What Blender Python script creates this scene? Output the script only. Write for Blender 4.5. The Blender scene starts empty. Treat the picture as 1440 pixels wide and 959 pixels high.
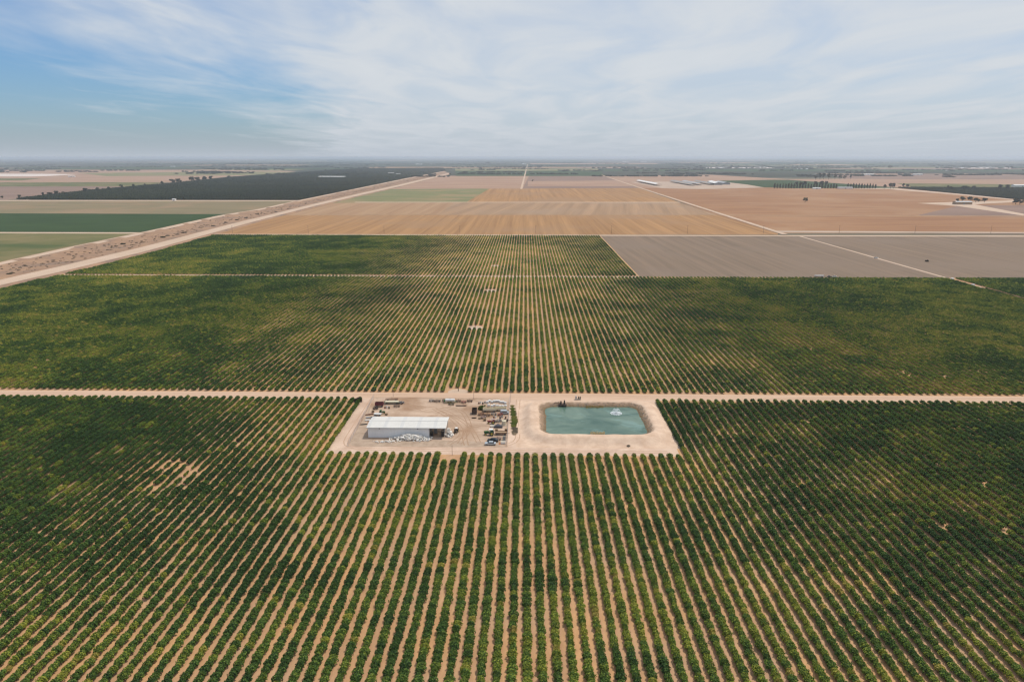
import bpy, bmesh, math, random
import numpy as np
from mathutils import Vector, Matrix

R = math.radians
random.seed(7)
RNG = np.random.default_rng(11)
sc = bpy.context.scene
col = sc.collection

# ------------------------------------------------------------------ camera
CAM_H = 119.0
F_PX, CX, CY, HOR = 960.0, 720.0, 479.5, 221.0      # focal length and horizon of the 1440 px photograph
PITCH = math.atan((CY - HOR) / F_PX)
YAW = R(1.07)
cam_data = bpy.data.cameras.new('camera')
cam_data.sensor_width = 36.0
cam_data.lens = 36.0 * F_PX / 1440.0
cam_data.clip_start = 1.0
cam_data.clip_end = 300000.0
cam = bpy.data.objects.new('camera', cam_data)
cam.location = (0, 0, CAM_H)
cam.rotation_euler = (math.pi / 2 - PITCH, 0, YAW)
col.objects.link(cam)
sc.camera = cam

# ------------------------------------------------------------------ sky, sun, exposure
SUN_EL = R(65)
SUN_DIR = Vector((0.75, 0.55, 0)).normalized()          # horizontal direction towards the sun
world = bpy.data.worlds.new('World')
sc.world = world
world.use_nodes = True
wt = world.node_tree
wt.nodes.clear()


def wn(kind, **kw):
    n = wt.nodes.new(kind)
    for k, v in kw.items():
        setattr(n, k, v)
    return n


def wmath(op, a, b=None, c=None, clamp=False):
    n = wt.nodes.new('ShaderNodeMath')
    n.operation = op
    n.use_clamp = clamp
    for i, v in enumerate((a, b, c)):
        if v is None:
            continue
        if isinstance(v, (int, float)):
            n.inputs[i].default_value = v
        else:
            wt.links.new(v, n.inputs[i])
    return n.outputs[0]


def wmix(fac, a, b):
    n = wt.nodes.new('ShaderNodeMix')
    n.data_type = 'RGBA'
    wt.links.new(fac, n.inputs[0])
    for i, v in ((6, a), (7, b)):
        if isinstance(v, tuple):
            n.inputs[i].default_value = (*v, 1)
        else:
            wt.links.new(v, n.inputs[i])
    return n.outputs[2]


sky = wn('ShaderNodeTexSky', sky_type='NISHITA', sun_disc=False)
sky.sun_elevation = SUN_EL
sky.sun_rotation = math.atan2(SUN_DIR.x, SUN_DIR.y)
sky.altitude = 100
sky.air_density = 1.0
sky.dust_density = 1.2
tc = wn('ShaderNodeTexCoord')
sep = wn('ShaderNodeSeparateXYZ')
wt.links.new(tc.outputs['Generated'], sep.inputs[0])
dx, dy, dz = sep.outputs
zpos = wmath('MAXIMUM', dz, 0.0)
den = wmath('ADD', zpos, 0.045)
px_ = wmath('DIVIDE', dx, den)
py_ = wmath('DIVIDE', dy, den)
comb = wn('ShaderNodeCombineXYZ')
wt.links.new(px_, comb.inputs[0])
wt.links.new(wmath('MULTIPLY', py_, 0.42), comb.inputs[1])


def wnoise(scale, detail, rough, dist=0.0):
    n = wn('ShaderNodeTexNoise')
    n.inputs['Scale'].default_value = scale
    n.inputs['Detail'].default_value = detail
    n.inputs['Roughness'].default_value = rough
    n.inputs['Distortion'].default_value = dist
    wt.links.new(comb.outputs[0], n.inputs['Vector'])
    return n.outputs['Fac']


nbig = wnoise(0.45, 5, 0.6, 0.4)
nfine = wnoise(1.25, 6, 0.54, 0.6)
# the cloud sheet has an edge; left of it the sky is open with thin wisps
edge = wmath('ADD', px_, wmath('MULTIPLY', py_, 0.23))
edge = wmath('ADD', edge, 1.25)
edge = wmath('ADD', edge, wmath('MULTIPLY', wmath('SUBTRACT', nbig, 0.5), 6.0))
edge = wmath('ADD', edge, wmath('MULTIPLY', wmath('SUBTRACT', nfine, 0.5), 2.2))
cover = wmath('MULTIPLY', wmath('ADD', edge, 0.9), 0.52, clamp=True)
cover = wmath('SMOOTH_MIN', cover, 1.0, 0.2)
thin = wmath('MULTIPLY', wmath('SUBTRACT', nfine, 0.36), 4.2, clamp=True)
cloud_a = wmath('MULTIPLY', cover, wmath('ADD', wmath('MULTIPLY', thin, 0.22), 0.78))
wisp = wmath('MULTIPLY', wmath('SUBTRACT', nfine, 0.52), 1.6, clamp=True)
cloud_a = wmath('MAXIMUM', cloud_a, wmath('MULTIPLY', wisp, 0.35))
cloud_a = wmath('MINIMUM', cloud_a, 0.96)
bright = wn('ShaderNodeMix', data_type='RGBA')
wt.links.new(wmath('MULTIPLY', wmath('SUBTRACT', nfine, 0.3), 2.5, clamp=True), bright.inputs[0])
bright.inputs[6].default_value = (6.45, 6.95, 7.55, 1)
bright.inputs[7].default_value = (7.2, 7.55, 7.9, 1)
skyb = wn('ShaderNodeMix', data_type='RGBA', blend_type='MULTIPLY')
skyb.inputs[0].default_value = 1.0
wt.links.new(sky.outputs[0], skyb.inputs[6])
skyb.inputs[7].default_value = (0.62, 0.92, 1.26, 1)
c1 = wmix(cloud_a, skyb.outputs[2], bright.outputs[2])
# the murk over the valley floor thickens the last few degrees above the horizon
murk = wmath('POWER', 2.718, wmath('MULTIPLY', zpos, -27.0))
murk = wmath('MULTIPLY', murk, 0.93)
c2 = wmix(murk, c1, (5.3, 5.85, 6.6))
bg = wn('ShaderNodeBackground')
bg.inputs['Strength'].default_value = 0.1
wt.links.new(c2, bg.inputs['Color'])
wo = wn('ShaderNodeOutputWorld')
wt.links.new(bg.outputs[0], wo.inputs['Surface'])

sun_data = bpy.data.lights.new('sun', 'SUN')
sun_data.energy = 3.0
sun_data.angle = R(1.5)
sun_data.color = (1.0, 0.93, 0.83)
sun = bpy.data.objects.new('sun', sun_data)
sun_vec = Vector((SUN_DIR.x * math.cos(SUN_EL), SUN_DIR.y * math.cos(SUN_EL), math.sin(SUN_EL)))
sun.rotation_euler = sun_vec.to_track_quat('Z', 'Y').to_euler()
sun.location = (0, 0, 500)
col.objects.link(sun)

vs = sc.view_settings
vs.view_transform = 'Standard'
vs.look = 'None'
vs.exposure = -0.07
vs.gamma = 1.0
vs.use_curve_mapping = False
sc.render.engine = 'CYCLES'
cy = sc.cycles
cy.max_bounces = 5
cy.diffuse_bounces = 3
cy.glossy_bounces = 2
cy.transmission_bounces = 3
cy.transparent_max_bounces = 6
cy.volume_bounces = 1
cy.use_denoising = True
cy.filter_width = 1.3
sc.render.film_transparent = False

# ------------------------------------------------------------------ helpers
CP, SP = math.cos(PITCH), math.sin(PITCH)


def G(px, py):
    """where on the flat valley floor the photograph shows a point"""
    u, v = (px - CX) / F_PX, (py - CY) / F_PX
    fx, fy, fz = u, CP - v * SP, -SP - v * CP
    X, Y = fx * math.cos(YAW) - fy * math.sin(YAW), fx * math.sin(YAW) + fy * math.cos(YAW)
    t = CAM_H / -fz
    return (X * t, Y * t)


def MPP(py):
    return CAM_H / (CP * (py - HOR))


def project(x, y, z):
    X, Y = x * math.cos(YAW) + y * math.sin(YAW), -x * math.sin(YAW) + y * math.cos(YAW)
    d = z - CAM_H
    zc = Y * CP - d * SP
    yc = Y * SP + d * CP
    return CX + F_PX * X / zc, CY - F_PX * yc / zc, zc


def C(r, g, b, k=0.9):
    f = lambda c: ((c / 255 + 0.055) / 1.055) ** 2.4 if c > 10 else c / 255 / 12.92
    return (f(r) * k, f(g) * k, f(b) * k)


def tag(o, label=None, cat=None, group=None, kind=None):
    if label:
        o['label'] = label
    if cat:
        o['category'] = cat
    if group:
        o['group'] = group
    if kind:
        o['kind'] = kind
    return o


def empty(name, loc=(0, 0, 0), rz=0.0):
    o = bpy.data.objects.new(name, None)
    o.location = loc
    o.rotation_euler = (0, 0, rz)
    o.empty_display_size = 0.5
    col.objects.link(o)
    return o


def link_mesh(name, me, parent=None, loc=None):
    o = bpy.data.objects.new(name, me)
    col.objects.link(o)
    if parent:
        o.parent = parent
    if loc:
        o.location = loc
    return o


def mesh_from(name, verts, faces, mats, midx=None, smooth=False):
    me = bpy.data.meshes.new(name)
    verts = np.asarray(verts, dtype=np.float32)
    me.from_pydata(verts.tolist(), [], [tuple(f) for f in faces])
    for m in (mats if isinstance(mats, (list, tuple)) else [mats]):
        me.materials.append(m)
    if midx is not None:
        me.polygons.foreach_set('material_index', np.asarray(midx, dtype=np.int32))
    if smooth:
        me.polygons.foreach_set('use_smooth', np.ones(len(me.polygons), dtype=bool))
    me.update()
    return me


class MB:
    def __init__(self):
        self.v, self.f = [], []

    def add(self, vs_, fs_):
        n = len(self.v)
        self.v += [tuple(p) for p in vs_]
        self.f += [tuple(i + n for i in f) for f in fs_]
        return self

    def box(self, c, s, rz=0.0, top=(1, 1), shift=(0, 0)):
        """c = centre of the base, s = size, top = scale of the top face"""
        hx, hy = s[0] / 2, s[1] / 2
        p = [(-hx, -hy, 0), (hx, -hy, 0), (hx, hy, 0), (-hx, hy, 0)]
        p += [(a * top[0] + shift[0], b * top[1] + shift[1], s[2]) for a, b, _ in p]
        ca, sa = math.cos(rz), math.sin(rz)
        p = [(c[0] + a * ca - b * sa, c[1] + a * sa + b * ca, c[2] + z) for a, b, z in p]
        return self.add(p, [(3, 2, 1, 0), (4, 5, 6, 7), (0, 1, 5, 4), (1, 2, 6, 5), (2, 3, 7, 6), (3, 0, 4, 7)])

    def cyl(self, p0, p1, r0, r1=None, n=10):
        r1 = r0 if r1 is None else r1
        p0, p1 = Vector(p0), Vector(p1)
        d = (p1 - p0).normalized()
        a = d.orthogonal().normalized()
        b = d.cross(a)
        v = []
        for p, r in ((p0, r0), (p1, r1)):
            v += [p + (a * math.cos(2 * math.pi * i / n) + b * math.sin(2 * math.pi * i / n)) * r for i in range(n)]
        f = [(i, (i + 1) % n, n + (i + 1) % n, n + i) for i in range(n)]
        f += [tuple(range(n - 1, -1, -1)), tuple(range(n, 2 * n))]
        return self.add(v, f)

    def prism(self, prof, y0, y1):
        """profile in x,z extruded along y"""
        n = len(prof)
        v = [(x, y0, z) for x, z in prof] + [(x, y1, z) for x, z in prof]
        f = [(i, (i + 1) % n, n + (i + 1) % n, n + i) for i in range(n)]
        f += [tuple(range(n - 1, -1, -1)), tuple(range(n, 2 * n))]
        return self.add(v, f)

    def build(self, name, mat, parent=None, smooth=False, bevel=0.0):
        me = mesh_from(name, self.v, self.f, mat, smooth=smooth)
        bm = bmesh.new()
        bm.from_mesh(me)
        bmesh.ops.recalc_face_normals(bm, faces=bm.faces)
        if bevel:
            bmesh.ops.bevel(bm, geom=bm.edges[:], offset=bevel, segments=1, affect='EDGES')
        bm.to_mesh(me)
        bm.free()
        return link_mesh(name, me, parent)


# ------------------------------------------------------------------ materials
def new_mat(name):
    m = bpy.data.materials.new(name)
    m.use_nodes = True
    nt = m.node_tree
    b = nt.nodes['Principled BSDF']
    return m, nt, b


def nmath(nt, op, a, b=None, clamp=False):
    n = nt.nodes.new('ShaderNodeMath')
    n.operation = op
    n.use_clamp = clamp
    for i, v in enumerate((a, b)):
        if v is None:
            continue
        if isinstance(v, (int, float)):
            n.inputs[i].default_value = v
        else:
            nt.links.new(v, n.inputs[i])
    return n.outputs[0]


def ncol(nt, fac, a, b, blend='MIX'):
    n = nt.nodes.new('ShaderNodeMix')
    n.data_type = 'RGBA'
    n.blend_type = blend
    if isinstance(fac, (int, float)):
        n.inputs[0].default_value = fac
    else:
        nt.links.new(fac, n.inputs[0])
    for i, v in ((6, a), (7, b)):
        if isinstance(v, tuple):
            n.inputs[i].default_value = (*v[:3], 1)
        else:
            nt.links.new(v, n.inputs[i])
    return n.outputs[2]


def nnoise(nt, vec, scale, detail=4, rough=0.55, stretch=None, rot=0.0, dist=0.0):
    if stretch or rot:
        mp = nt.nodes.new('ShaderNodeMapping')
        mp.inputs['Scale'].default_value = stretch or (1, 1, 1)
        if rot:
            mr = nt.nodes.new('ShaderNodeMapping')
            mr.inputs['Rotation'].default_value = (0, 0, rot)
            nt.links.new(vec, mr.inputs['Vector'])
            vec = mr.outputs[0]
        nt.links.new(vec, mp.inputs['Vector'])
        vec = mp.outputs[0]
    n = nt.nodes.new('ShaderNodeTexNoise')
    n.inputs['Scale'].default_value = scale
    n.inputs['Detail'].default_value = detail
    n.inputs['Roughness'].default_value = rough
    n.inputs['Distortion'].default_value = dist
    nt.links.new(vec, n.inputs['Vector'])
    return n.outputs['Fac']


def stretch01(nt, x, lo, hi):
    return nmath(nt, 'DIVIDE', nmath(nt, 'SUBTRACT', x, lo), hi - lo, clamp=True)


def paint(name, rgb, rough=0.6, metal=0.0, wear=0.15, scale=1.2, spec=0.3):
    m, nt, b = new_mat(name)
    g = nt.nodes.new('ShaderNodeTexCoord').outputs['Object']
    n = stretch01(nt, nnoise(nt, g, scale, 5, 0.65), 0.35, 0.7)
    c = ncol(nt, nmath(nt, 'MULTIPLY', n, wear * 2.2), rgb, tuple(0.55 * x + 0.06 for x in rgb))
    nt.links.new(c, b.inputs['Base Color'])
    b.inputs['Roughness'].default_value = rough
    b.inputs['Metallic'].default_value = metal
    b.inputs['Specular IOR Level'].default_value = spec
    return m


# how much each ground reflects against its first colour estimate
REFLECT = {'tan_field_streaked': (0.74, 0.70, 0.68), 'tan_stubble': (0.84, 0.82, 0.76), 'pale_stubble': 0.82, 'turned_soil': 0.78, 'pink_soil': (0.82, 0.76, 0.72), 'mauve_soil': 0.76,
           'green_crop': (0.62, 0.66, 0.52), 'olive_pasture': 0.78, 'straw_field': 0.78, 'pale_green_field': 0.78, 'fallow_soil': (0.70, 0.70, 0.66),
           'dirt_road': 0.92, 'far_dirt_road': 0.9, 'valley_floor': 0.75, 'canal_bank': 0.82, 'orchard_floor': (0.75, 0.75, 0.68), 'lot_dirt': 0.93, 'corral_dirt': 0.9, 'white_salt_ground': 0.92}


def field_mat(name, c1, c2, scale=0.02, stretch=(1, 0.08, 1), rot=0.0, fine=0.25, fine_scale=0.3, c3=None, mott=0.006, contrast=(0.36, 0.64)):
    k = REFLECT.get(name, 1.0)
    k = k if isinstance(k, tuple) else (k, k, k)
    c1, c2, c3 = (tuple(a * b for a, b in zip(q, k)) if q else None for q in (c1, c2, c3))
    m, nt, b = new_mat(name)
    g = nt.nodes.new('ShaderNodeNewGeometry').outputs['Position']
    a = stretch01(nt, nnoise(nt, g, scale, 5, 0.6, stretch, rot, 0.3), *contrast)
    c = ncol(nt, a, c1, c2)
    if c3:
        a3 = stretch01(nt, nnoise(nt, g, mott, 4, 0.6, None, 0, 0.4), 0.48, 0.66)
        c = ncol(nt, a3, c, c3)
    f = nnoise(nt, g, fine_scale, 3, 0.7, stretch, rot)
    f = nmath(nt, 'ADD', nmath(nt, 'MULTIPLY', nmath(nt, 'SUBTRACT', f, 0.5), fine * 2), 1.0)
    n = nt.nodes.new('ShaderNodeVectorMath')
    n.operation = 'SCALE'
    nt.links.new(c, n.inputs[0])
    nt.links.new(f, n.inputs['Scale'])
    nt.links.new(n.outputs[0], b.inputs['Base Color'])
    b.inputs['Roughness'].default_value = 0.95
    b.inputs['Specular IOR Level'].default_value = 0.08
    return m


def leaf_mat(name, dark, mid, yellow, tan, attr=True, island=0.5):
    m, nt, b = new_mat(name)
    nt.nodes.remove(b)
    out = nt.nodes['Material Output']
    if attr:
        at = nt.nodes.new('ShaderNodeAttribute')
        at.attribute_type = 'INSTANCER'
        at.attribute_name = 'tint'
        t = at.outputs['Fac']
    else:
        oi = nt.nodes.new('ShaderNodeObjectInfo')
        t = oi.outputs['Random']
    g = nt.nodes.new('ShaderNodeNewGeometry')
    isl = g.outputs['Random Per Island']
    t2 = nmath(nt, 'ADD', t, nmath(nt, 'MULTIPLY', nmath(nt, 'SUBTRACT', isl, 0.5), island * 0.55))
    ramp = nt.nodes.new('ShaderNodeValToRGB')
    el = ramp.color_ramp.elements
    el[0].position, el[0].color = 0.0, (*dark, 1)
    el[1].position, el[1].color = 1.0, (*tan, 1)
    e = el.new(0.35)
    e.color = (*mid, 1)
    e = el.new(0.75)
    e.color = (*yellow, 1)
    nt.links.new(t2, ramp.inputs[0])
    br = nmath(nt, 'ADD', nmath(nt, 'MULTIPLY', isl, 0.55 * island * 2), 1.0 - 0.275 * island * 2)
    pr = nt.nodes.new('ShaderNodeObjectInfo').outputs['Random']
    br = nmath(nt, 'MULTIPLY', br, nmath(nt, 'ADD', nmath(nt, 'MULTIPLY', pr, 0.28), 0.86))
    sc_ = nt.nodes.new('ShaderNodeVectorMath')
    sc_.operation = 'SCALE'
    nt.links.new(ramp.outputs[0], sc_.inputs[0])
    nt.links.new(br, sc_.inputs['Scale'])
    d = nt.nodes.new('ShaderNodeBsdfDiffuse')
    tr = nt.nodes.new('ShaderNodeBsdfTranslucent')
    nt.links.new(sc_.outputs[0], d.inputs['Color'])
    nt.links.new(sc_.outputs[0], tr.inputs['Color'])
    mx = nt.nodes.new('ShaderNodeMixShader')
    mx.inputs[0].default_value = 0.32
    nt.links.new(d.outputs[0], mx.inputs[1])
    nt.links.new(tr.outputs[0], mx.inputs[2])
    gl_ = nt.nodes.new('ShaderNodeBsdfGlossy')
    gl_.inputs['Roughness'].default_value = 0.55
    gl_.inputs['Color'].default_value = (0.8, 0.8, 0.8, 1)
    mx2 = nt.nodes.new('ShaderNodeMixShader')
    mx2.inputs[0].default_value = 0.012
    nt.links.new(mx.outputs[0], mx2.inputs[1])
    nt.links.new(gl_.outputs[0], mx2.inputs[2])
    nt.links.new(mx2.outputs[0], out.inputs['Surface'])
    return m


M_VINE = leaf_mat('vine_leaves', (0.034, 0.078, 0.020), (0.096, 0.166, 0.028), (0.30, 0.315, 0.040), (0.40, 0.31, 0.080), island=0.72)
M_ORCH = leaf_mat('orchard_leaves', (0.028, 0.042, 0.018), (0.044, 0.058, 0.024), (0.06, 0.075, 0.03), (0.10, 0.09, 0.05))
M_TREE = leaf_mat('tree_leaves', (0.018, 0.032, 0.014), (0.030, 0.045, 0.018), (0.06, 0.07, 0.03), (0.10, 0.09, 0.05), attr=False)
M_BUSH = leaf_mat('bush_leaves', (0.09, 0.12, 0.02), (0.13, 0.15, 0.025), (0.15, 0.14, 0.03), (0.2, 0.15, 0.06), attr=False)
M_SCRUB = leaf_mat('scrub_leaves', (0.15, 0.125, 0.085), (0.20, 0.155, 0.105), (0.26, 0.195, 0.135), (0.30, 0.23, 0.15), attr=False)
M_DEAD = leaf_mat('dead_leaves', (0.025, 0.016, 0.012), (0.035, 0.022, 0.017), (0.05, 0.035, 0.02), (0.07, 0.05, 0.03), attr=False)
M_BARK = paint('bark', (0.11, 0.075, 0.05), 0.95)
M_WHITE = paint('white_steel', (0.78, 0.77, 0.74), 0.45, 0.0, 0.08)
M_CREAM = paint('cream_paint', (0.72, 0.63, 0.45), 0.6)
M_GALV = paint('galvanised', (0.42, 0.43, 0.44), 0.45, 0.5, 0.12)
M_RUST = paint('rusty_steel', (0.20, 0.085, 0.045), 0.85)
M_MAROON = paint('maroon_paint', (0.14, 0.025, 0.03), 0.6)
M_RED = paint('faded_red', (0.36, 0.09, 0.07), 0.6)
M_DARK = paint('dark_steel', (0.035, 0.03, 0.027), 0.7)
M_BROWN = paint('dark_brown_steel', (0.075, 0.042, 0.028), 0.8)
M_GREEN = paint('green_paint', (0.03, 0.12, 0.035), 0.5)
M_DGREEN = paint('olive_paint', (0.06, 0.075, 0.03), 0.7)
M_YEL = paint('yellow_rim', (0.55, 0.42, 0.06), 0.5)
M_TYRE = paint('tyre_rubber', (0.022, 0.021, 0.020), 0.9)
M_GLASS = paint('dark_glass', (0.02, 0.025, 0.03), 0.08, 0.0, 0.0, 1.0, 0.6)
M_SILVER = paint('silver_car_paint', (0.46, 0.50, 0.53), 0.3, 0.35, 0.04)
M_BLACK = paint('black_car_paint', (0.020, 0.021, 0.024), 0.25, 0.0, 0.04)
M_TARP = paint('dark_grey_tarp', (0.085, 0.085, 0.105), 0.7)
M_WOOD = paint('weathered_wood', (0.36, 0.25, 0.15), 0.9)
M_POLE = paint('pole_wood', (0.12, 0.085, 0.06), 0.95)
M_ORANGE = paint('orange_plastic', (0.75, 0.25, 0.06), 0.5)
M_CONC = paint('concrete', (0.50, 0.46, 0.40), 0.9)
M_LAMP = paint('lamp_lens', (0.75, 0.76, 0.74), 0.15)
M_GREY = paint('grey_paint', (0.25, 0.26, 0.26), 0.6)
M_PINK = paint('faded_pink_steel', (0.42, 0.30, 0.27), 0.8)


# ------------------------------------------------------------------ foliage shapes
def leaf_cloud(n, pts, nrm, size, rng, up=0.35, aspect=0.75):
    """n leaf-clump quads at pts, facing roughly along nrm"""
    d = nrm + rng.normal(0, 0.55, (n, 3)) + np.array([0, 0, up])
    d /= np.linalg.norm(d, axis=1)[:, None] + 1e-9
    a = np.cross(d, rng.normal(0, 1, (n, 3)))
    a /= np.linalg.norm(a, axis=1)[:, None] + 1e-9
    b = np.cross(d, a)
    s = (size[0] + (size[1] - size[0]) * rng.random(n))[:, None] / 2
    bend = d * s * 0.35
    q = np.stack([pts - a * s - b * s * aspect - bend, pts + a * s - b * s * aspect, pts + a * s + b * s * aspect - bend, pts - a * s + b * s * aspect], 1)
    v = q.reshape(-1, 3)
    f = np.arange(4 * n).reshape(n, 4)
    return v, f


def blob(radii, centre, rng, seg=8, rings=5, jit=0.12):
    v = [(0, 0, -1)]
    for i in range(1, rings):
        th = math.pi * i / rings
        for j in range(seg):
            ph = 2 * math.pi * (j + 0.5 * (i % 2)) / seg
            v.append((math.sin(th) * math.cos(ph), math.sin(th) * math.sin(ph), -math.cos(th)))
    v.append((0, 0, 1))
    v = np.array(v)
    v *= (1 + rng.uniform(-jit, jit, (len(v), 1)))
    v = v * np.array(radii) + np.array(centre)
    f = [(0, 1 + (j + 1) % seg, 1 + j) for j in range(seg)]
    for i in range(rings - 2):
        for j in range(seg):
            a, b = 1 + i * seg + j, 1 + i * seg + (j + 1) % seg
            f.append((a, b, b + seg, a + seg))
    last = len(v) - 1
    o = 1 + (rings - 2) * seg
    f += [(o + j, o + (j + 1) % seg, last) for j in range(seg)]
    return v, f


def join_vf(parts):
    vs_, fs_, n = [], [], 0
    for v, f in parts:
        vs_.append(np.asarray(v))
        fs_ += [tuple(int(i) + n for i in q) for q in f]
        n += len(v)
    return np.concatenate(vs_), fs_


def vine_crown(seed, quads, size, core=True):
    """sprawling trellised canopy: long in y, rounded section in x/z"""
    rng = np.random.default_rng(seed)
    n = quads
    y = rng.uniform(-1.3, 1.3, n)
    ang = rng.uniform(-0.35, math.pi + 0.35, n)
    rad = 0.72 + 0.36 * rng.random(n) ** 0.8
    lump = 1 + 0.16 * np.sin(y * 3.0 + rng.uniform(0, 6)) + 0.10 * np.sin(y * 6.1 + rng.uniform(0, 6))
    taper = np.sqrt(np.clip(1 - (np.abs(y) / 1.5) ** 4.0, 0.45, 1))
    rx, rz = 0.98 * rad * lump * taper, 0.84 * rad * lump * taper
    p = np.stack([np.cos(ang) * rx, y, 1.02 + np.sin(ang) * rz], 1)
    nr = np.stack([np.cos(ang), 0.25 * y, np.sin(ang)], 1)
    parts = [leaf_cloud(n, p, nr, size, rng)]
    if core:
        parts.append(blob((0.70, 1.3, 0.62), (0, 0, 1.02), rng))
    return join_vf(parts)


def vine_trunk():
    m = MB()
    m.cyl((0, 0, 0), (0.03, 0.02, 0.55), 0.075, 0.055, 6)
    m.cyl((0.03, 0.02, 0.5), (0.04, 0.75, 0.98), 0.05, 0.02, 5)
    m.cyl((0.03, 0.02, 0.5), (0.0, -0.72, 0.97), 0.05, 0.02, 5)
    return m


def tree_meshes(seed, kind, leafmat, quads=260):
    """returns (trunk mesh, crown mesh) of a tree one unit high"""
    rng = np.random.default_rng(seed)
    t = MB()
    parts = []
    if kind == 'cypress':
        t.cyl((0, 0, 0), (0, 0, 0.9), 0.035, 0.008, 6)
        z = rng.random(quads) ** 0.85
        prof = 0.19 * np.sin(np.clip(z * 0.93 + 0.08, 0, 1) * math.pi) ** 0.7 * (1.12 - z * 0.55) + 0.012
        ang = rng.uniform(0, 2 * math.pi, quads)
        rr = prof * (0.75 + 0.35 * rng.random(quads))
        p = np.stack([np.cos(ang) * rr, np.sin(ang) * rr, 0.06 + z * 0.92], 1)
        nr = np.stack([np.cos(ang), np.sin(ang), 0 * ang], 1)
        parts.append(leaf_cloud(quads, p, nr, (0.06, 0.11), rng))
        parts.append(blob((0.12, 0.12, 0.42), (0, 0, 0.48), rng))
    else:
        t.cyl((0, 0, 0), (0.02, 0, 0.42), 0.045, 0.03, 7)
        nl = 9 if kind == 'round' else 6
        for i in range(nl):
            a = 2 * math.pi * i / nl + rng.uniform(-0.4, 0.4)
            h = rng.uniform(0.42, 0.86)
            r = rng.uniform(0.10, 0.30) * (1.25 - abs(h - 0.6))
            c = (math.cos(a) * r, math.sin(a) * r, h)
            t.cyl((0.02, 0, 0.34), c, 0.022, 0.006, 5)
            k = quads // nl
            d = rng.normal(0, 1, (k, 3))
            d /= np.linalg.norm(d, axis=1)[:, None]
            lr = rng.uniform(0.13, 0.20)
            p = np.array(c) + d * lr * (0.65 + 0.5 * rng.random((k, 1))) * np.array([1.15, 1.15, 0.85])
            parts.append(leaf_cloud(k, p, d, (0.06, 0.12), rng))
            parts.append(blob((lr * 0.75, lr * 0.75, lr * 0.6), c, rng, 6, 4))
    v, f = join_vf(parts)
    crown = mesh_from('crown', v, f, leafmat)
    me = mesh_from('trunk', t.v, t.f, M_BARK)
    return me, crown


def bush_mesh(seed, mat, quads=150, size=(0.12, 0.28), radii=(0.5, 0.5, 0.45)):
    rng = np.random.default_rng(seed)
    d = rng.normal(0, 1, (quads, 3))
    d /= np.linalg.norm(d, axis=1)[:, None]
    d[:, 2] = np.abs(d[:, 2]) * 1.2 - 0.15
    lump = 1 + 0.25 * np.sin(d[:, 0] * 5 + seed) * np.cos(d[:, 1] * 4 + seed)
    p = d * (np.array(radii) * (0.7 + 0.4 * rng.random((quads, 1)))) * lump[:, None]
    p[:, 2] += radii[2] * 0.35
    v, f = join_vf([leaf_cloud(quads, p, d, size, rng), blob(np.array(radii) * 0.72, (0, 0, radii[2] * 0.45), rng)])
    return mesh_from('foliage', v, f, mat)


def instancer(name, pts, scl, rz, idx, tint, shapes):
    """one object that scatters shapes over its points"""
    me = bpy.data.meshes.new(name)
    n = len(pts)
    me.vertices.add(n)
    me.vertices.foreach_set('co', np.asarray(pts, dtype=np.float32).ravel())
    for an, ty, arr, key in (('scl', 'FLOAT_VECTOR', scl, 'vector'), ('rot', 'FLOAT_VECTOR', np.stack([0 * rz, 0 * rz, rz], 1), 'vector'),
                             ('idx', 'INT', idx, 'value'), ('tint', 'FLOAT', tint, 'value')):
        at = me.attributes.new(an, ty, 'POINT')
        at.data.foreach_set(key, np.asarray(arr, dtype=np.int32 if ty == 'INT' else np.float32).ravel())
    o = link_mesh(name, me)
    cl = bpy.data.collections.new(name + '_shapes')
    for i, s in enumerate(shapes):
        so = bpy.data.objects.new('%s_shape_%02d' % (name, i), s)
        cl.objects.link(so)
    ng = bpy.data.node_groups.new(name, 'GeometryNodeTree')
    ng.interface.new_socket('Geometry', in_out='INPUT', socket_type='NodeSocketGeometry')
    ng.interface.new_socket('Geometry', in_out='OUTPUT', socket_type='NodeSocketGeometry')
    N = ng.nodes
    gi, go = N.new('NodeGroupInput'), N.new('NodeGroupOutput')
    ci = N.new('GeometryNodeCollectionInfo')
    ci.inputs['Collection'].default_value = cl
    ci.inputs['Separate Children'].default_value = True
    ci.inputs['Reset Children'].default_value = True
    iop = N.new('GeometryNodeInstanceOnPoints')
    iop.inputs['Pick Instance'].default_value = True

    def na(nm, ty):
        k = N.new('GeometryNodeInputNamedAttribute')
        k.data_type = ty
        k.inputs['Name'].default_value = nm
        return k.outputs['Attribute']
    e2r = N.new('FunctionNodeEulerToRotation')
    L = ng.links.new
    L(na('rot', 'FLOAT_VECTOR'), e2r.inputs[0])
    L(gi.outputs[0], iop.inputs['Points'])
    L(ci.outputs[0], iop.inputs['Instance'])
    L(na('idx', 'INT'), iop.inputs['Instance Index'])
    L(e2r.outputs[0], iop.inputs['Rotation'])
    L(na('scl', 'FLOAT_VECTOR'), iop.inputs['Scale'])
    L(iop.outputs[0], go.inputs[0])
    md = o.modifiers.new('scatter', 'NODES')
    md.node_group = ng
    return o


# smooth value noise for the lay of the land
_TAB = np.random.default_rng(3).random((256, 256))


def vnoise(x, y, s):
    x, y = np.asarray(x) / s + 1000.0, np.asarray(y) / s + 1000.0
    i, j = np.floor(x).astype(int), np.floor(y).astype(int)
    u, v = x - i, y - j
    u, v = u * u * (3 - 2 * u), v * v * (3 - 2 * v)
    T = lambda a, b: _TAB[a % 256, b % 256]
    return (T(i, j) * (1 - u) + T(i + 1, j) * u) * (1 - v) + (T(i, j + 1) * (1 - u) + T(i + 1, j + 1) * u) * v


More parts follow.
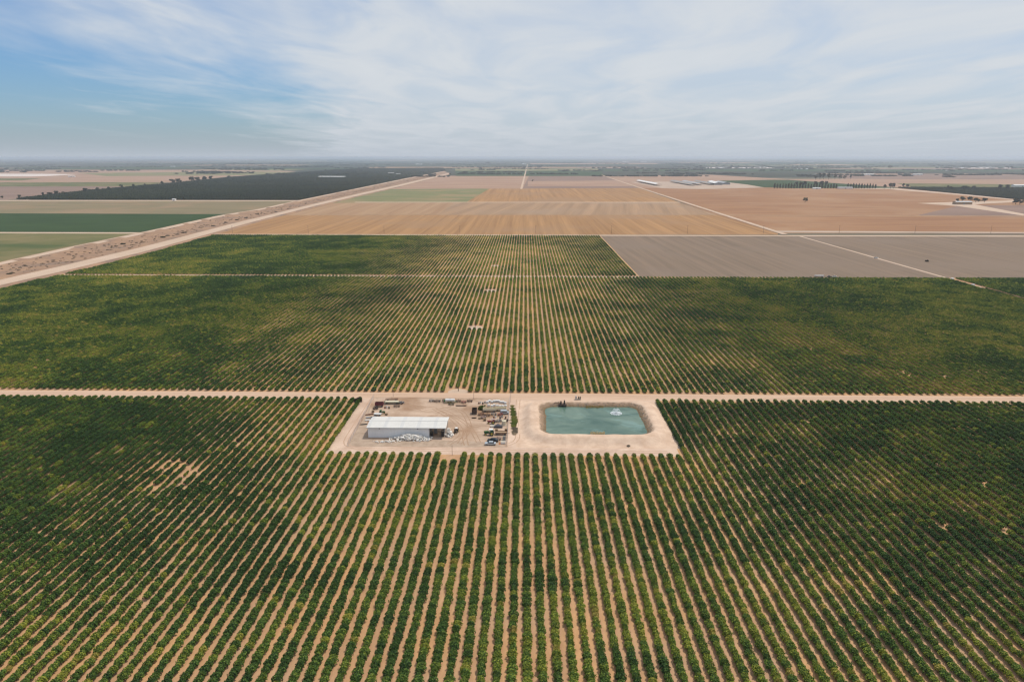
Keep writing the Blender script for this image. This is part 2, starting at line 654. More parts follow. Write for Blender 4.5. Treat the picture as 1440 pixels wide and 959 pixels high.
def fbm(x, y, s, o=4):
    a, t, w = 0, 0, 1
    for k in range(o):
        a = a + w * vnoise(x + 37 * k, y + 91 * k, s / 2 ** k)
        t += w
        w *= 0.55
    return a / t


# ------------------------------------------------------------------ terrain sheets
def sheet(name, poly, z, mat, kind='structure', cuts=0):
    me = mesh_from(name, [(x, y, z) for x, y in poly], [tuple(range(len(poly)))], mat)
    o = link_mesh(name, me)
    o['kind'] = kind
    return o


def psheet(name, pix, z, mat):
    return sheet(name, [G(*p) for p in pix], z, mat)


Z = {'n': 0}


def fz():
    Z['n'] += 1
    return -0.45 + 0.012 * Z['n']


M_BASE = field_mat('valley_floor', C(150, 132, 112), C(128, 124, 100), 0.0012, (1, 1, 1), 0.0, 0.1, 0.01, C(110, 115, 95), 0.0004)
g = sheet('ground', [(-90000, -3000), (90000, -3000), (90000, 120000), (-90000, 120000)], -0.5, M_BASE)

M_TAN = field_mat('tan_stubble', C(194, 152, 110), C(166, 128, 92), 0.09, (1, 0.015, 1), 0, 0.16, 0.5, C(176, 142, 112), 0.004)
M_TAN2 = field_mat('pale_stubble', C(192, 158, 124), C(176, 140, 108), 0.05, (1, 0.02, 1), 0, 0.08, 0.3)
M_PLOW = field_mat('turned_soil', C(198, 162, 128), C(168, 138, 110), 0.035, (1, 0.02, 1), R(8), 0.12, 0.3, C(184, 156, 130), 0.003)
M_TANR = field_mat('tan_field_streaked', C(192, 150, 112), C(168, 126, 94), 0.03, (0.12, 1, 1), R(4), 0.10, 0.2, C(196, 160, 126), 0.003)
M_PINK_F = field_mat('pink_soil', C(192, 164, 142), C(178, 148, 128), 0.008, (0.3, 1, 1), 0, 0.06, 0.1)
M_MAUVE_F = field_mat('mauve_soil', C(168, 140, 124), C(152, 126, 112), 0.008, (0.3, 1, 1), 0, 0.1, 0.1)
M_GREENF = field_mat('green_crop', C(76, 98, 62), C(66, 88, 56), 0.02, (0.4, 1, 1), 0, 0.14, 0.25)
M_OLIVEF = field_mat('olive_pasture', C(134, 128, 84), C(96, 108, 66), 0.012, (0.3, 1, 1), 0, 0.15, 0.2, C(150, 136, 96), 0.01)
M_STRAW = field_mat('straw_field', C(158, 142, 110), C(142, 130, 100), 0.02, (0.15, 1, 1), R(5), 0.1, 0.2, C(170, 144, 114), 0.006)
M_LGREEN = field_mat('pale_green_field', C(150, 146, 104), C(132, 136, 92), 0.02, (0.15, 1, 1), 0, 0.1, 0.2, C(172, 150, 112), 0.006)
M_DKF = field_mat('orchard_floor', C(74, 80, 66), C(66, 72, 58), 0.02, (1, 1, 1), 0, 0.1, 0.2)
M_FALLOW = field_mat('fallow_soil', C(166, 143, 126), C(146, 127, 112), 0.12, (1, 0.02, 1), R(-3), 0.10, 0.6, C(160, 140, 126), 0.006)
M_ROAD = field_mat('dirt_road', C(226, 194, 168), C(206, 174, 148), 0.5, (0.02, 1, 1), 0, 0.10, 0.5, C(214, 182, 156), 0.03)
M_ROADFAR = field_mat('far_dirt_road', C(216, 190, 168), C(206, 180, 156), 0.02, (1, 1, 1), 0, 0.05, 0.1)
M_SALT = field_mat('white_salt_ground', C(236, 222, 212), C(220, 206, 196), 0.01, (0.3, 1, 1), 0, 0.05, 0.05)
M_YARD = field_mat('yard_dirt', C(202, 176, 154), C(174, 148, 126), 0.12, (0.5, 1, 1), R(12), 0.16, 0.8, C(158, 126, 100), 0.06, (0.36, 0.6))
M_LOT = field_mat('lot_dirt', C(226, 199, 177), C(206, 177, 155), 0.07, (1, 1, 1), 0, 0.12, 0.7, C(200, 170, 148), 0.06)
M_GRAVEL = field_mat('grey_gravel', C(188, 166, 146), C(168, 146, 126), 0.3, (1, 1, 1), 0, 0.12, 1.2)

# vineyard soil with paler and greyer alleys
def soil_mat():
    m, nt, b = new_mat('vineyard_soil')
    gpos = nt.nodes.new('ShaderNodeNewGeometry').outputs['Position']
    a = stretch01(nt, nnoise(nt, gpos, 0.11, 3, 0.6, (1, 0.05, 1)), 0.4, 0.62)
    c = ncol(nt, a, C(214, 168, 122), C(196, 156, 120))
    a2 = stretch01(nt, nnoise(nt, gpos, 0.03, 4, 0.6), 0.45, 0.62)
    c = ncol(nt, nmath(nt, 'MULTIPLY', a2, 0.6), c, C(194, 164, 138))
    a3 = stretch01(nt, nnoise(nt, gpos, 0.9, 4, 0.7, (1, 0.3, 1)), 0.30, 0.75)
    c = ncol(nt, nmath(nt, 'MULTIPLY', a3, 0.5), c, C(158, 118, 84))
    nt.links.new(c, b.inputs['Base Color'])
    b.inputs['Roughness'].default_value = 0.95
    b.inputs['Specular IOR Level'].default_value = 0.05
    return m


M_SOIL = soil_mat()

# canal edge lines, photograph pixels
CL_L = [(-420, 472), (-200, 419), (0, 370), (95, 349), (207, 326), (307, 304), (360, 295.5), (422, 282), (510, 264), (570, 251.5), (625, 241)]
CL_R = [(-420, 509), (-200, 455), (0, 405), (97, 383), (207, 356), (307, 328), (360, 313), (442, 291.5), (510, 275), (567, 262), (634, 245)]
can_l = [G(*p) for p in CL_L]
can_r = [G(*p) for p in CL_R]


def canal_edge_x(y):
    ys = np.array([p[1] for p in can_r])
    xs = np.array([p[0] for p in can_r])
    return np.interp(y, ys, xs)


# block limits in metres
NEAR0, NEAR1 = 112.0, 326.0
MID0, MID1 = 338.0, 692.6
FAR0, FAR1 = 701.6, 1072.0
LOTX0, LOTX1, LOTY0 = -82.6, 64.4, 260.5
FARX1 = 118.0
ROADFAR = 1086.0

# vineyard floor
left = [(canal_edge_x(y) + 1.0, y) for y in (1082, 1000, 850, 720, 600, 520, 450, 400)]
sheet('vineyard_soil', [(-700, 90), (1200, 90), (1200, 698), (FARX1 + 3, 698), (FARX1 + 3, 1082)] + left, 0.0, M_SOIL)
sheet('fallow_field', [(FARX1 + 0.4, 697), (1300, 697), (1300, 1083), (FARX1 + 0.4, 1083)], 0.006, M_FALLOW)
sheet('road', [(-700, NEAR1 + 1.2), (1000, NEAR1 + 1.2), (1000, MID0 - 1.2), (-700, MID0 - 1.2)], 0.014, M_ROAD)
sheet('path', [(canal_edge_x(697) + 1, 693.4), (FARX1, 693.4), (FARX1, 700.8), (canal_edge_x(697) + 1, 700.8)], 0.014, M_ROADFAR)
sheet('dirt_lot', [(LOTX0, LOTY0), (LOTX1, LOTY0), (LOTX1 + 2, NEAR1 + 2), (LOTX0 - 1, NEAR1 + 2)], 0.008, M_LOT)
sheet('road', [(-560, 1076), (1500, 1076), (1500, ROADFAR + 4), (-560, ROADFAR + 4)], 0.02, M_ROADFAR)

# ---- canal with its two roads: a lofted ribbon, banks raised above the fields
M_BANK = field_mat('canal_bank', C(188, 152, 122), C(168, 136, 112), 0.05, (1, 1, 1), 0, 0.22, 0.25, C(150, 128, 112), 0.02)


def dense(line, n):
    pts = np.array(line)
    d = np.concatenate([[0], np.cumsum(np.linalg.norm(np.diff(pts, axis=0), axis=1))])
    s = np.linspace(0, 1, n) ** 1.6 * d[-1]
    return np.stack([np.interp(s, d, pts[:, 0]), np.interp(s, d, pts[:, 1])], 1)


def ribbon(name, stations, n, mat):
    A, B = dense(can_l, n), dense(can_r, n)
    v, f = [], []
    k = len(stations)
    rng = np.random.default_rng(5)
    for i in range(n):
        for t, z, jit in stations:
            p = A[i] * (1 - t) + B[i] * t
            v.append((p[0], p[1], z + rng.uniform(-jit, jit)))
    for i in range(n - 1):
        for j in range(k - 1):
            a = i * k + j
            f.append((a, a + 1, a + k + 1, a + k))
    o = link_mesh(name, mesh_from(name, v, f, mat))
    o['kind'] = 'structure'
    return o


ribbon('canal', [(-0.03, -0.3, 0), (0.0, 1.25, 0), (0.17, 1.25, .05), (0.27, 0.7, .25), (0.38, 0.25, .2), (0.5, 0.15, .12), (0.58, 0.35, .2), (0.66, 0.9, .2), (0.72, 1.25, .04), (0.98, 1.25, 0), (1.02, -0.3, 0)], 160, M_BANK)
ribbon('road', [(0.02, 1.262, 0), (0.14, 1.262, 0)], 160, M_ROADFAR)
ribbon('road', [(0.755, 1.30, 0), (0.955, 1.30, 0)], 160, M_ROADFAR)

# ---- far fields left of the canal
psheet('field', [(-500, 325.5), (215, 327), (0, 372), (-200, 421), (-500, 500)], fz(), M_OLIVEF)
psheet('field', [(-500, 298.5), (330, 301), (205, 327), (-500, 325.5)], fz(), M_GREENF)
psheet('field', [(-500, 282), (440, 282.5), (330, 301), (-500, 298.5)], fz(), M_STRAW)
psheet('road', [(-500, 325.2), (216, 326.6), (208, 328.4), (-500, 327.0)], fz(), M_ROADFAR)
psheet('road', [(-500, 281.2), (440, 281.8), (438, 282.9), (-500, 282.4)], fz(), M_ROADFAR)
psheet('field', [(-500, 263), (190, 262), (90, 271), (10, 281.2), (-500, 281.2)], fz(), M_MAUVE_F)
psheet('field', [(-500, 256.5), (240, 256), (190, 262.2), (-500, 263.4)], fz(), M_OLIVEF)
psheet('field', [(-500, 248), (330, 248), (240, 256.4), (-500, 257)], fz(), M_PINK_F)
psheet('field', [(-500, 239.5), (300, 239), (420, 241), (330, 248.4), (-500, 248.6)], fz(), M_PINK_F)
psheet('salt_flat', [(-500, 244.2), (60, 244.6), (110, 245.4), (70, 247.6), (40, 248.4), (-500, 247.6)], fz(), M_SALT)
psheet('field', [(110, 243.5), (360, 241.5), (440, 243), (330, 247), (150, 248)], fz(), M_LGREEN)
psheet('field', [(-500, 250.6), (60, 251), (30, 254), (-500, 254)], fz(), M_OLIVEF)
# the dark orchard beyond
ORCH_A = [(22, 280.8), (110, 270.5), (240, 258.5), (330, 249.5), (430, 242.5), (500, 237.5), (622, 236.5), (626, 240.6), (568, 251.2), (508, 263.6), (424, 281.2)]
psheet('orchard_ground', ORCH_A, fz(), M_DKF)
psheet('path', [(22, 281), (110, 269.6), (240, 256.8), (330, 248.5), (326, 249.6), (240, 258.0), (112, 271.2), (40, 281)], fz(), M_ROADFAR)

# ---- far fields straight ahead
psheet('field', [(270, 330), (395, 301.6), (1008, 301.6), (1094, 327.4), (1094, 330)], fz(), M_TAN)
psheet('field', [(392, 303), (450, 284.6), (640, 284.6), (615, 302.2)], fz(), M_TAN2)
psheet('field', [(615, 302.2), (640, 284.6), (955, 284.6), (1010, 302.2)], fz(), M_PLOW)
psheet('field', [(448, 285.4), (540, 264.5), (690, 264.5), (655, 285)], fz(), M_LGREEN)
psheet('field', [(655, 285), (690, 264.5), (898, 264), (956, 285)], fz(), M_TAN)
psheet('field', [(536, 266), (612, 247.5), (745, 247.5), (736, 265.4)], fz(), M_PINK_F)
psheet('field', [(735, 265.4), (744, 247.5), (850, 247.5), (898, 264.6)], fz(), M_MAUVE_F)
psheet('field', [(742, 262), (742.6, 255), (872, 254), (890, 262)], fz(), M_PINK_F)
psheet('path', [(438, 301.4), (1008, 301.4), (1010, 302.4), (436, 302.4)], fz(), M_PLOW)
psheet('path', [(500, 284.2), (955, 284.2), (957, 285.0), (498, 285.0)], fz(), M_ROADFAR)
psheet('field', [(640, 240.2), (845, 240.2), (850, 247.8), (642, 247.8)], fz(), M_GREENF)
psheet('field', [(640, 237.5), (840, 237.5), (845, 240.4), (640, 240.4)], fz(), M_LGREEN)
psheet('road', [(741.6, 231), (742.4, 231), (734.6, 266), (731.5, 266)], fz(), M_ROADFAR)

# ---- far fields to the right of the diagonal road
psheet('field', [(1092, 328), (1008, 302), (898, 264), (1440, 264), (1900, 264), (1900, 328)], fz(), M_TANR)
psheet('field', [(1290, 303), (1350, 289), (1900, 289), (1900, 312), (1440, 305)], fz(), M_MAUVE_F)
psheet('field', [(850, 247.5), (1000, 246), (1110, 252.5), (1015, 264.4), (898, 264.4)], fz(), M_PINK_F)
psheet('field', [(1010, 254.4), (1090, 253), (1300, 255), (1280, 264.6), (1110, 265), (1040, 262)], fz(), M_GREENF)
M_CORRAL = field_mat('corral_dirt', C(206, 184, 164), C(184, 160, 142), 0.02, (0.3, 1, 1), 0, 0.1, 0.05)
psheet('corral_ground', [(886, 256), (1010, 255), (1052, 260), (1075, 264), (990, 266.2), (930, 265.0)], fz(), M_CORRAL)
psheet('field', [(1100, 252.5), (1240, 251), (1440, 252), (1900, 253), (1900, 264.5), (1270, 264.6)], fz(), M_PINK_F)
psheet('field', [(1170, 246.5), (1310, 244.5), (1440, 246.5), (1900, 247), (1900, 252.2), (1300, 252.8), (1190, 251.5)], fz(), M_MAUVE_F)
psheet('field', [(1260, 258), (1440, 259.5), (1900, 260), (1900, 265), (1440, 266), (1290, 265)], fz(), M_OLIVEF)
ORCH_B = [(1262, 264.5), (1330, 264.8), (1440, 265.2), (1900, 266), (1900, 300), (1440, 281.5), (1352, 273)]
psheet('orchard_ground', ORCH_B, fz(), M_DKF)
psheet('path', [(1180, 265.4), (1255, 264.6), (1352, 273), (1440, 281.8), (1900, 300.6), (1900, 302.6), (1440, 283), (1350, 274.6), (1250, 266.4)], fz(), M_ROADFAR)
psheet('path', [(1290, 286), (1330, 284.6), (1430, 282), (1428, 284.4), (1370, 287.5), (1440, 301), (1440, 303.6), (1346, 290)], fz(), M_ROADFAR)
psheet('path', [(1008, 302.4), (1440, 303.6), (1900, 305), (1900, 306), (1440, 304.4), (1012, 303.4)], fz(), M_TAN2)
psheet('path', [(1090, 324.6), (1440, 326.6), (1900, 329), (1900, 331), (1440, 328.6), (1096, 327.0)], fz(), M_CORRAL)


def strip_road(name, pix, w, z, mat):
    p = np.array([G(*q) for q in pix])
    v = []
    for i in range(len(p)):
        a, b = p[max(i - 1, 0)], p[min(i + 1, len(p) - 1)]
        d = (b - a) / np.linalg.norm(b - a)
        n = np.array([-d[1], d[0]])
        v += [(*(p[i] + n * w / 2), z), (*(p[i] - n * w / 2), z)]
    f = [(2 * i, 2 * i + 1, 2 * i + 3, 2 * i + 2) for i in range(len(p) - 1)]
    o = link_mesh(name, mesh_from(name, v, f, mat))
    o['kind'] = 'structure'
    return p


strip_road('road', [(846, 246.5), (900, 264.5), (1010, 300), (1104, 330)], 10, fz() + 0.3, M_ROADFAR)
DIAG = strip_road('path', [(1120, 331), (1232, 363), (1338, 393), (1440, 421.5), (1560, 455)], 3.6, 0.03, M_ROADFAR)

# ---- patchwork of the far valley
pv, pf, pm = [], [], []
pmats = [M_DKF, M_GREENF, M_TAN2, M_MAUVE_F, M_LGREEN, M_PINK_F]
prng = np.random.default_rng(21)
yy = 4200.0
while yy < 60000:
    step = prng.uniform(500, 900) * (1 + yy / 14000)
    xx = -0.85 * yy - 1500
    while xx < 0.85 * yy + 1500:
        w = prng.uniform(500, 1900) * (1 + yy / 20000)
        c = prng.choice(6, p=[0.62, 0.2, 0.05, 0.04, 0.06, 0.03])
        n = len(pv)
        pv += [(xx, yy, -0.47), (xx + w - 12, yy, -0.47), (xx + w - 12, yy + step - 14, -0.47), (xx, yy + step - 14, -0.47)]
        pf.append((n, n + 1, n + 2, n + 3))
        pm.append(int(c))
        xx += w
    yy += step
o = link_mesh('distant_farmland', mesh_from('distant_farmland', pv, pf, pmats, pm))
o['kind'] = 'structure'

# ------------------------------------------------------------------ vineyard
ROW0, ROWS, VSP = 1.11, 3.66, 2.2
CLEAR = [G(644, 552), G(668, 461), G(690, 409), G(697, 374), G(636, 640)]
# patches of sick or missing vines: (photo px, px), half-widths in metres, yellowing, bareness
PATCH = [((560, 492), 20, 55, .55, 0), ((640, 515), 10, 26, .55, .1), ((520, 522), 10, 14, .45, 0), ((600, 452), 26, 45, .35, 0), ((700, 462), 22, 25, .25, 0),
         ((170, 425), 34, 14, .55, .1), ((110, 498), 45, 16, .5, .25), ((200, 468), 40, 15, .4, .2), ((30, 540), 15, 10, .5, .2), ((330, 430), 60, 12, .25, .15),
         ((1000, 425), 16, 36, .55, .2), ((1062, 472), 16, 40, .5, .1), ((1120, 500), 16, 20, .3, 0), ((1385, 480), 55, 45, .7, .12), ((1350, 432), 60, 40, .5, .1), ((1290, 412), 60, 40, .4, 0),
         ((1250, 520), 40, 20, .3, .25), ((1380, 530), 30, 14, .35, .3), ((460, 365), 30, 26, .35, 0), ((790, 368), 30, 40, .45, 0), ((690, 350), 40, 30, .35, 0), ((830, 382), 24, 18, .4, 0), ((300, 352), 40, 22, .12, 0),
         ((243, 666), 15, 10, .25, 1.0), ((222, 688), 5, 4, .1, .7), ((88, 692), 11, 5, .75, .1), ((205, 602), 16, 6, .5, 0), ((620, 668), 8, 14, .55, 0), ((590, 690), 6, 8, .5, 0),
         ((692, 737), 4, 5, .55, 0), ((880, 772), 3, 7, .3, 0), ((1230, 872), 5, 9, .5, 0), ((1400, 905), 6, 7, .5, .1), ((272, 832), 6, 5, .65, 0), ((600, 912), 4, 3, .45, 0), ((40, 880), 6, 3, .6, .1),
         ((1170, 672), 2.5, 12, .2, .3), ((1400, 800), 5, 6, .25, .28), ((1130, 580), 8, 8, .2, .45), ((1200, 640), 10, 8, .3, .3), ((60, 580), 16, 6, .35, .3), ((140, 640), 10, 5, .2, .4), ((1400, 640), 10, 8, .45, .1), ((1340, 590), 14, 6, .3, .2)]
xs_all, ys_all, blk = [], [], []
for k in range(-170, 260):
    x = ROW0 + ROWS * k
    for b, (y0, y1) in enumerate(((NEAR0, NEAR1), (MID0, MID1), (FAR0, FAR1))):
        if b == 2 and x > FARX1:
            continue
        if b == 0 and LOTX0 - 0.3 < x < LOTX1 + 0.3:
            y1 = LOTY0
        y = np.arange(y0 + 1.2, y1, VSP) + random.uniform(-0.2, 0.2)
        xs_all.append(np.full(len(y), x))
        ys_all.append(y)
        blk.append(np.full(len(y), b))
VX, VY, VB = np.concatenate(xs_all), np.concatenate(ys_all), np.concatenate(blk)
zc = VY * CP + CAM_H * SP
keep = np.abs(VX + VY * math.sin(YAW)) < 0.76 * zc + 22
keep &= VX > canal_edge_x(VY) + 5.0
# the diagonal track
dv = DIAG[-1] - DIAG[0]
dn = np.array([-dv[1], dv[0]]) / np.linalg.norm(dv)
keep &= ~((np.abs((VX - DIAG[0][0]) * dn[0] + (VY - DIAG[0][1]) * dn[1]) < 2.6) & (VY < DIAG[0][1]) & (VX > 100))
for cx_, cy_ in CLEAR:
    keep &= ~((np.abs(VX - cx_) < 4.6) & (np.abs(VY - cy_) < 6.5))
big = fbm(VX, VY, 95, 4)
small = fbm(VX + 500, VY, 22, 3)
rnd = RNG.random(len(VX))
tint = np.where(VB == 0, 0.14, 0.28) + (big - 0.5) * 0.75 + (small - 0.5) * 0.95 + (rnd - 0.5) * 0.34 + np.where(RNG.random(len(VX)) < 0.07, 0.38, 0.0)
tint = tint + 0.22 * np.exp(-((VX + 5) / 70) ** 2) + np.where((VB == 1), 0.05, 0.0)
bare = np.clip((fbm(VX - 900, VY + 300, 30, 3) - 0.62) * 2.0, 0, 0.14)
for (pp, rx, ry, ty, bb) in PATCH:
    gx, gy = G(*pp)
    wob = 0.7 + 0.7 * fbm(VX + gx, VY + gy, max(rx, ry) * 0.5, 3)
    w = np.exp(-(((VX - gx) / rx) ** 2 + ((VY - gy) / ry) ** 2) * wob)
    w = w * np.clip((fbm(VX * 1.6 + gy, VY + gx, 11, 3) - 0.30) * 2.6, 0.05, 1.15)
    tint = np.maximum(tint, tint * (1 - w) + w * (0.35 + 0.55 * ty)) + 0.1 * ty * w
    bare = np.maximum(bare, bb * np.clip(w * 1.5, 0, 1))
tint = np.clip(tint, 0.0, 0.95)
keep &= RNG.random(len(VX)) > 0.001 + np.clip(bare - 0.15, 0, 1) * 0.28
VX, VY, VB, tint, bare, big, small = (a[keep] for a in (VX, VY, VB, tint, bare, big, small))
nv = len(VX)
vig = 1.0 - 0.70 * bare + (0.5 - big) * 0.30 + (0.5 - small) * 0.34 - np.clip(tint - 0.55, 0, 1) * 0.25
SX = vig * RNG.uniform(0.82, 1.20, nv) * np.where(VB == 0, 1.0, 0.93)
SZ = (0.55 + 0.45 * vig) * RNG.uniform(0.84, 1.16, nv) * np.where(VB == 0, 1.0, 0.84)
SY = RNG.uniform(0.95, 1.08, nv) * (0.75 + 0.25 * np.clip(vig, 0, 1.0))
ROT = RNG.normal(0, 0.05, nv) + np.pi * RNG.integers(0, 2, nv)
VXJ = VX + RNG.normal(0, 0.09, nv)

near_forms = [vine_crown(100 + i, 300, (0.20, 0.40)) for i in range(8)]
mid_forms = [vine_crown(200 + i, 120, (0.32, 0.58)) for i in range(6)]
far_forms = [vine_crown(300 + i, 55, (0.45, 0.8)) for i in range(4)]
crowns = [mesh_from('vine_crown', v, f, M_VINE) for v, f in near_forms]
trunk_m = mesh_from('vine_trunk', vine_trunk().v, vine_trunk().f, M_BARK)
tv, tf = vine_trunk().v, vine_trunk().f
shapes = []
for v, f in near_forms + mid_forms + far_forms:
    vv, ff = join_vf([(v, f), (np.array(tv), tf)])
    shapes.append(mesh_from('vine_shape', vv, ff, [M_VINE, M_BARK], [0] * len(f) + [1] * len(tf)))

pxv, pyv, _ = project(VX, VY, 1.0)
inview = (pxv > 3) & (pxv < 1437) & (pyv < 957) & (VB == 0)
order = np.argsort(np.where(inview, -pyv, 1e9))[:300]
solo = np.zeros(nv, bool)
solo[order] = True

idx = np.where(VY < 330, RNG.integers(0, 8, nv), np.where(VY < 640, 8 + RNG.integers(0, 6, nv), 14 + RNG.integers(0, 4, nv)))
s = ~solo
rows_o = instancer('vineyard_rows', np.stack([VXJ, VY, 0 * VX], 1)[s], np.stack([SX, SY, SZ], 1)[s], ROT[s], idx[s], tint[s], shapes)
tag(rows_o, 'long straight rows of green and yellowing grapevines covering the whole middle ground', 'vineyard', kind='stuff')

ORD1 = 'first second third fourth fifth sixth seventh eighth ninth tenth eleventh twelfth thirteenth fourteenth fifteenth sixteenth seventeenth eighteenth nineteenth'.split()
TENS = {2: 'twent', 3: 'thirt', 4: 'fort', 5: 'fift', 6: 'sixt', 7: 'sevent', 8: 'eight', 9: 'ninet'}


def ordinal(n):
    if n < 20:
        return ORD1[n - 1]
    t, u = divmod(n, 10)
    return TENS[t] + ('ieth' if u == 0 else 'y-' + ORD1[u - 1])


rows_sorted = sorted(set(np.round(VX[order], 2)))
for ri, rx_ in enumerate(rows_sorted):
    mem = sorted((i for i in order if round(VX[i], 2) == rx_), key=lambda i: VY[i])
    for j, i in enumerate(mem):
        t = float(tint[i])
        look = 'dark green' if t < 0.2 else 'mid green' if t < 0.42 else 'yellowing'
        r = empty('grapevine', (float(VXJ[i]), float(VY[i]), 0.0), float(ROT[i]))
        r.scale = (float(SX[i]), float(SY[i]), float(SZ[i]))
        tag(r, '%s grapevine, %s plant up from the bottom edge in the %s row from left' % (look, ordinal(j + 1), ordinal(ri + 1)), 'grapevine', 'grapevines nearest the camera')
        cr = link_mesh('crown', crowns[int(idx[i])], r)
        cr['tint'] = t
        link_mesh('trunk', trunk_m, r)

# ------------------------------------------------------------------ pond with its raised bank
PX0, PX1, PY0, PY1, PRAD, WZ = 10.2, 55.0, 281.5, 316.0, 4.6, 0.5


def rr_dist(x, y):
    cx_, cy_ = (PX0 + PX1) / 2, (PY0 + PY1) / 2
    qx, qy = abs(x - cx_) - (PX1 - PX0) / 2 + PRAD, abs(y - cy_) - (PY1 - PY0) / 2 + PRAD
    return math.hypot(max(qx, 0), max(qy, 0)) + min(max(qx, qy), 0) - PRAD


def bank_z(d, x, y):
    n = (float(fbm(x, y, 5, 3)) - 0.5)
    if d < -2:
        return -0.0 + 0.05
    pts = [(-2, 0.05), (0, WZ), (3.4, 2.1), (4.0, 2.35), (6.8, 2.3), (7.6, 2.1), (10.8, 0.3), (12.5, 0.02), (99, 0.012)]
    z = np.interp(d, [p[0] for p in pts], [p[1] for p in pts])
    return float(z + n * (0.5 if -1 < d < 12 else 0.0))


def bank_mat():
    m, nt, b = new_mat('pond_bank_dirt')
    gn = nt.nodes.new('ShaderNodeNewGeometry')
    gpos = gn.outputs['Position']
    a = stretch01(nt, nnoise(nt, gpos, 0.2, 5, 0.65), 0.35, 0.65)
    c = ncol(nt, a, C(226, 199, 175), C(204, 174, 150))
    # wet, weedy band just above the water line (a waterline stain)
    sp = nt.nodes.new('ShaderNodeSeparateXYZ')
    nt.links.new(gpos, sp.inputs[0])
    wob = nnoise(nt, gpos, 0.35, 4, 0.6)
    h = nmath(nt, 'ADD', sp.outputs[2], nmath(nt, 'MULTIPLY', nmath(nt, 'SUBTRACT', wob, 0.5), 1.3))
    inner = nt.nodes.new('ShaderNodeAttribute')
    inner.attribute_name = 'inner'
    wet = nmath(nt, 'SUBTRACT', 1.0, stretch01(nt, h, 0.75, 1.25))
    dry = nmath(nt, 'SUBTRACT', 1.0, stretch01(nt, h, 1.5, 2.2))
    c = ncol(nt, nmath(nt, 'MULTIPLY', nmath(nt, 'MULTIPLY', dry, inner.outputs['Fac']), 0.95), c, C(150, 126, 104))
    c = ncol(nt, nmath(nt, 'MULTIPLY', nmath(nt, 'MULTIPLY', wet, inner.outputs['Fac']), 0.8), c, C(112, 94, 68))
    nt.links.new(c, b.inputs['Base Color'])
    b.inputs['Roughness'].default_value = 0.95
    b.inputs['Specular IOR Level'].default_value = 0.05
    bp = nt.nodes.new('ShaderNodeBump')
    bp.inputs['Strength'].default_value = 0.6
    bp.inputs['Distance'].default_value = 0.25
    nt.links.new(nnoise(nt, gpos, 1.2, 5, 0.7), bp.inputs['Height'])
    nt.links.new(bp.outputs[0], b.inputs['Normal'])
    return m


bx = np.arange(PX0 - 13.5, PX1 + 13.6, 0.75)
by = np.arange(PY0 - 13.5, PY1 + 10, 0.75)
bv, inner = [], []
for y in by:
    for x in bx:
        d = rr_dist(x, y)
        z = bank_z(d, x, y)
        if y > PY1 + 4:           # the far bank runs out level with the cross road
            z = min(z, 0.02 + max(0, (PY1 + 10 - y) / 6.0) * z)
        bv.append((x, y, max(z, 0.013)))
        inner.append(1.0 if -1 < d < 3.6 else 0.0)
nxg = len(bx)
bf = [(j * nxg + i, j * nxg + i + 1, (j + 1) * nxg + i + 1, (j + 1) * nxg + i) for j in range(len(by) - 1) for i in range(nxg - 1)]
me = mesh_from('pond_bank', bv, bf, bank_mat(), smooth=True)
at = me.attributes.new('inner', 'FLOAT', 'POINT')
at.data.foreach_set('value', np.array(inner, dtype=np.float32))
o = link_mesh('pond_bank', me)
o['kind'] = 'structure'


def water_mat():
    m, nt, b = new_mat('pond_water')
    gpos = nt.nodes.new('ShaderNodeNewGeometry').outputs['Position']
    a = stretch01(nt, nnoise(nt, gpos, 0.07, 4, 0.6, (0.6, 1, 1), 0, 0.8), 0.35, 0.65)
    c = ncol(nt, a, C(66, 100, 88, 0.8), C(112, 134, 118, 0.9))
    a2 = stretch01(nt, nnoise(nt, gpos, 0.16, 5, 0.6, (0.5, 1, 1), 0.4, 0.6), 0.56, 0.74)
    c = ncol(nt, nmath(nt, 'MULTIPLY', a2, 0.6), c, C(130, 164, 160))
    nt.links.new(c, b.inputs['Base Color'])
    r = stretch01(nt, nnoise(nt, gpos, 0.1, 3, 0.5), 0.3, 0.7)
    nt.links.new(nmath(nt, 'ADD', nmath(nt, 'MULTIPLY', r, 0.15), 0.08), b.inputs['Roughness'])
    b.inputs['IOR'].default_value = 1.33
    bp = nt.nodes.new('ShaderNodeBump')
    bp.inputs['Strength'].default_value = 0.5
    bp.inputs['Distance'].default_value = 0.06
    nt.links.new(nnoise(nt, gpos, 1.6, 3, 0.6, (1, 1.5, 1)), bp.inputs['Height'])
    nt.links.new(bp.outputs[0], b.inputs['Normal'])
    return m


sheet('pond_water', [(PX0 - 1.0, PY0 - 1.0), (PX1 + 1.0, PY0 - 1.0), (PX1 + 1.0, PY1 + 1.0), (PX0 - 1.0, PY1 + 1.0)], WZ, water_mat())


# ------------------------------------------------------------------ builders for yard things
def wheel(name, parent, c, r, w, rim_mat, axis=(0, 1, 0)):
    a = Vector(axis) * w / 2
    c = Vector(c)
    t = MB().cyl(c - a, c + a, r, r, 14).build(name, M_TYRE, parent)
    MB().cyl(c - a * 1.12, c + a * 1.12, r * 0.55, r * 0.55, 10).build('rim', rim_mat, t)
    return t


def place(px, py, rz=0.0):
    x, y = G(px, py)
    return (x, y, 0.02), R(rz)


def new_thing(name, px, py, rz, label, cat, group=None, z=None):
    loc, a = place(px, py, rz)
    if z is not None:
        loc = (loc[0], loc[1], z)
    return tag(empty(name, loc, a), label, cat, group)


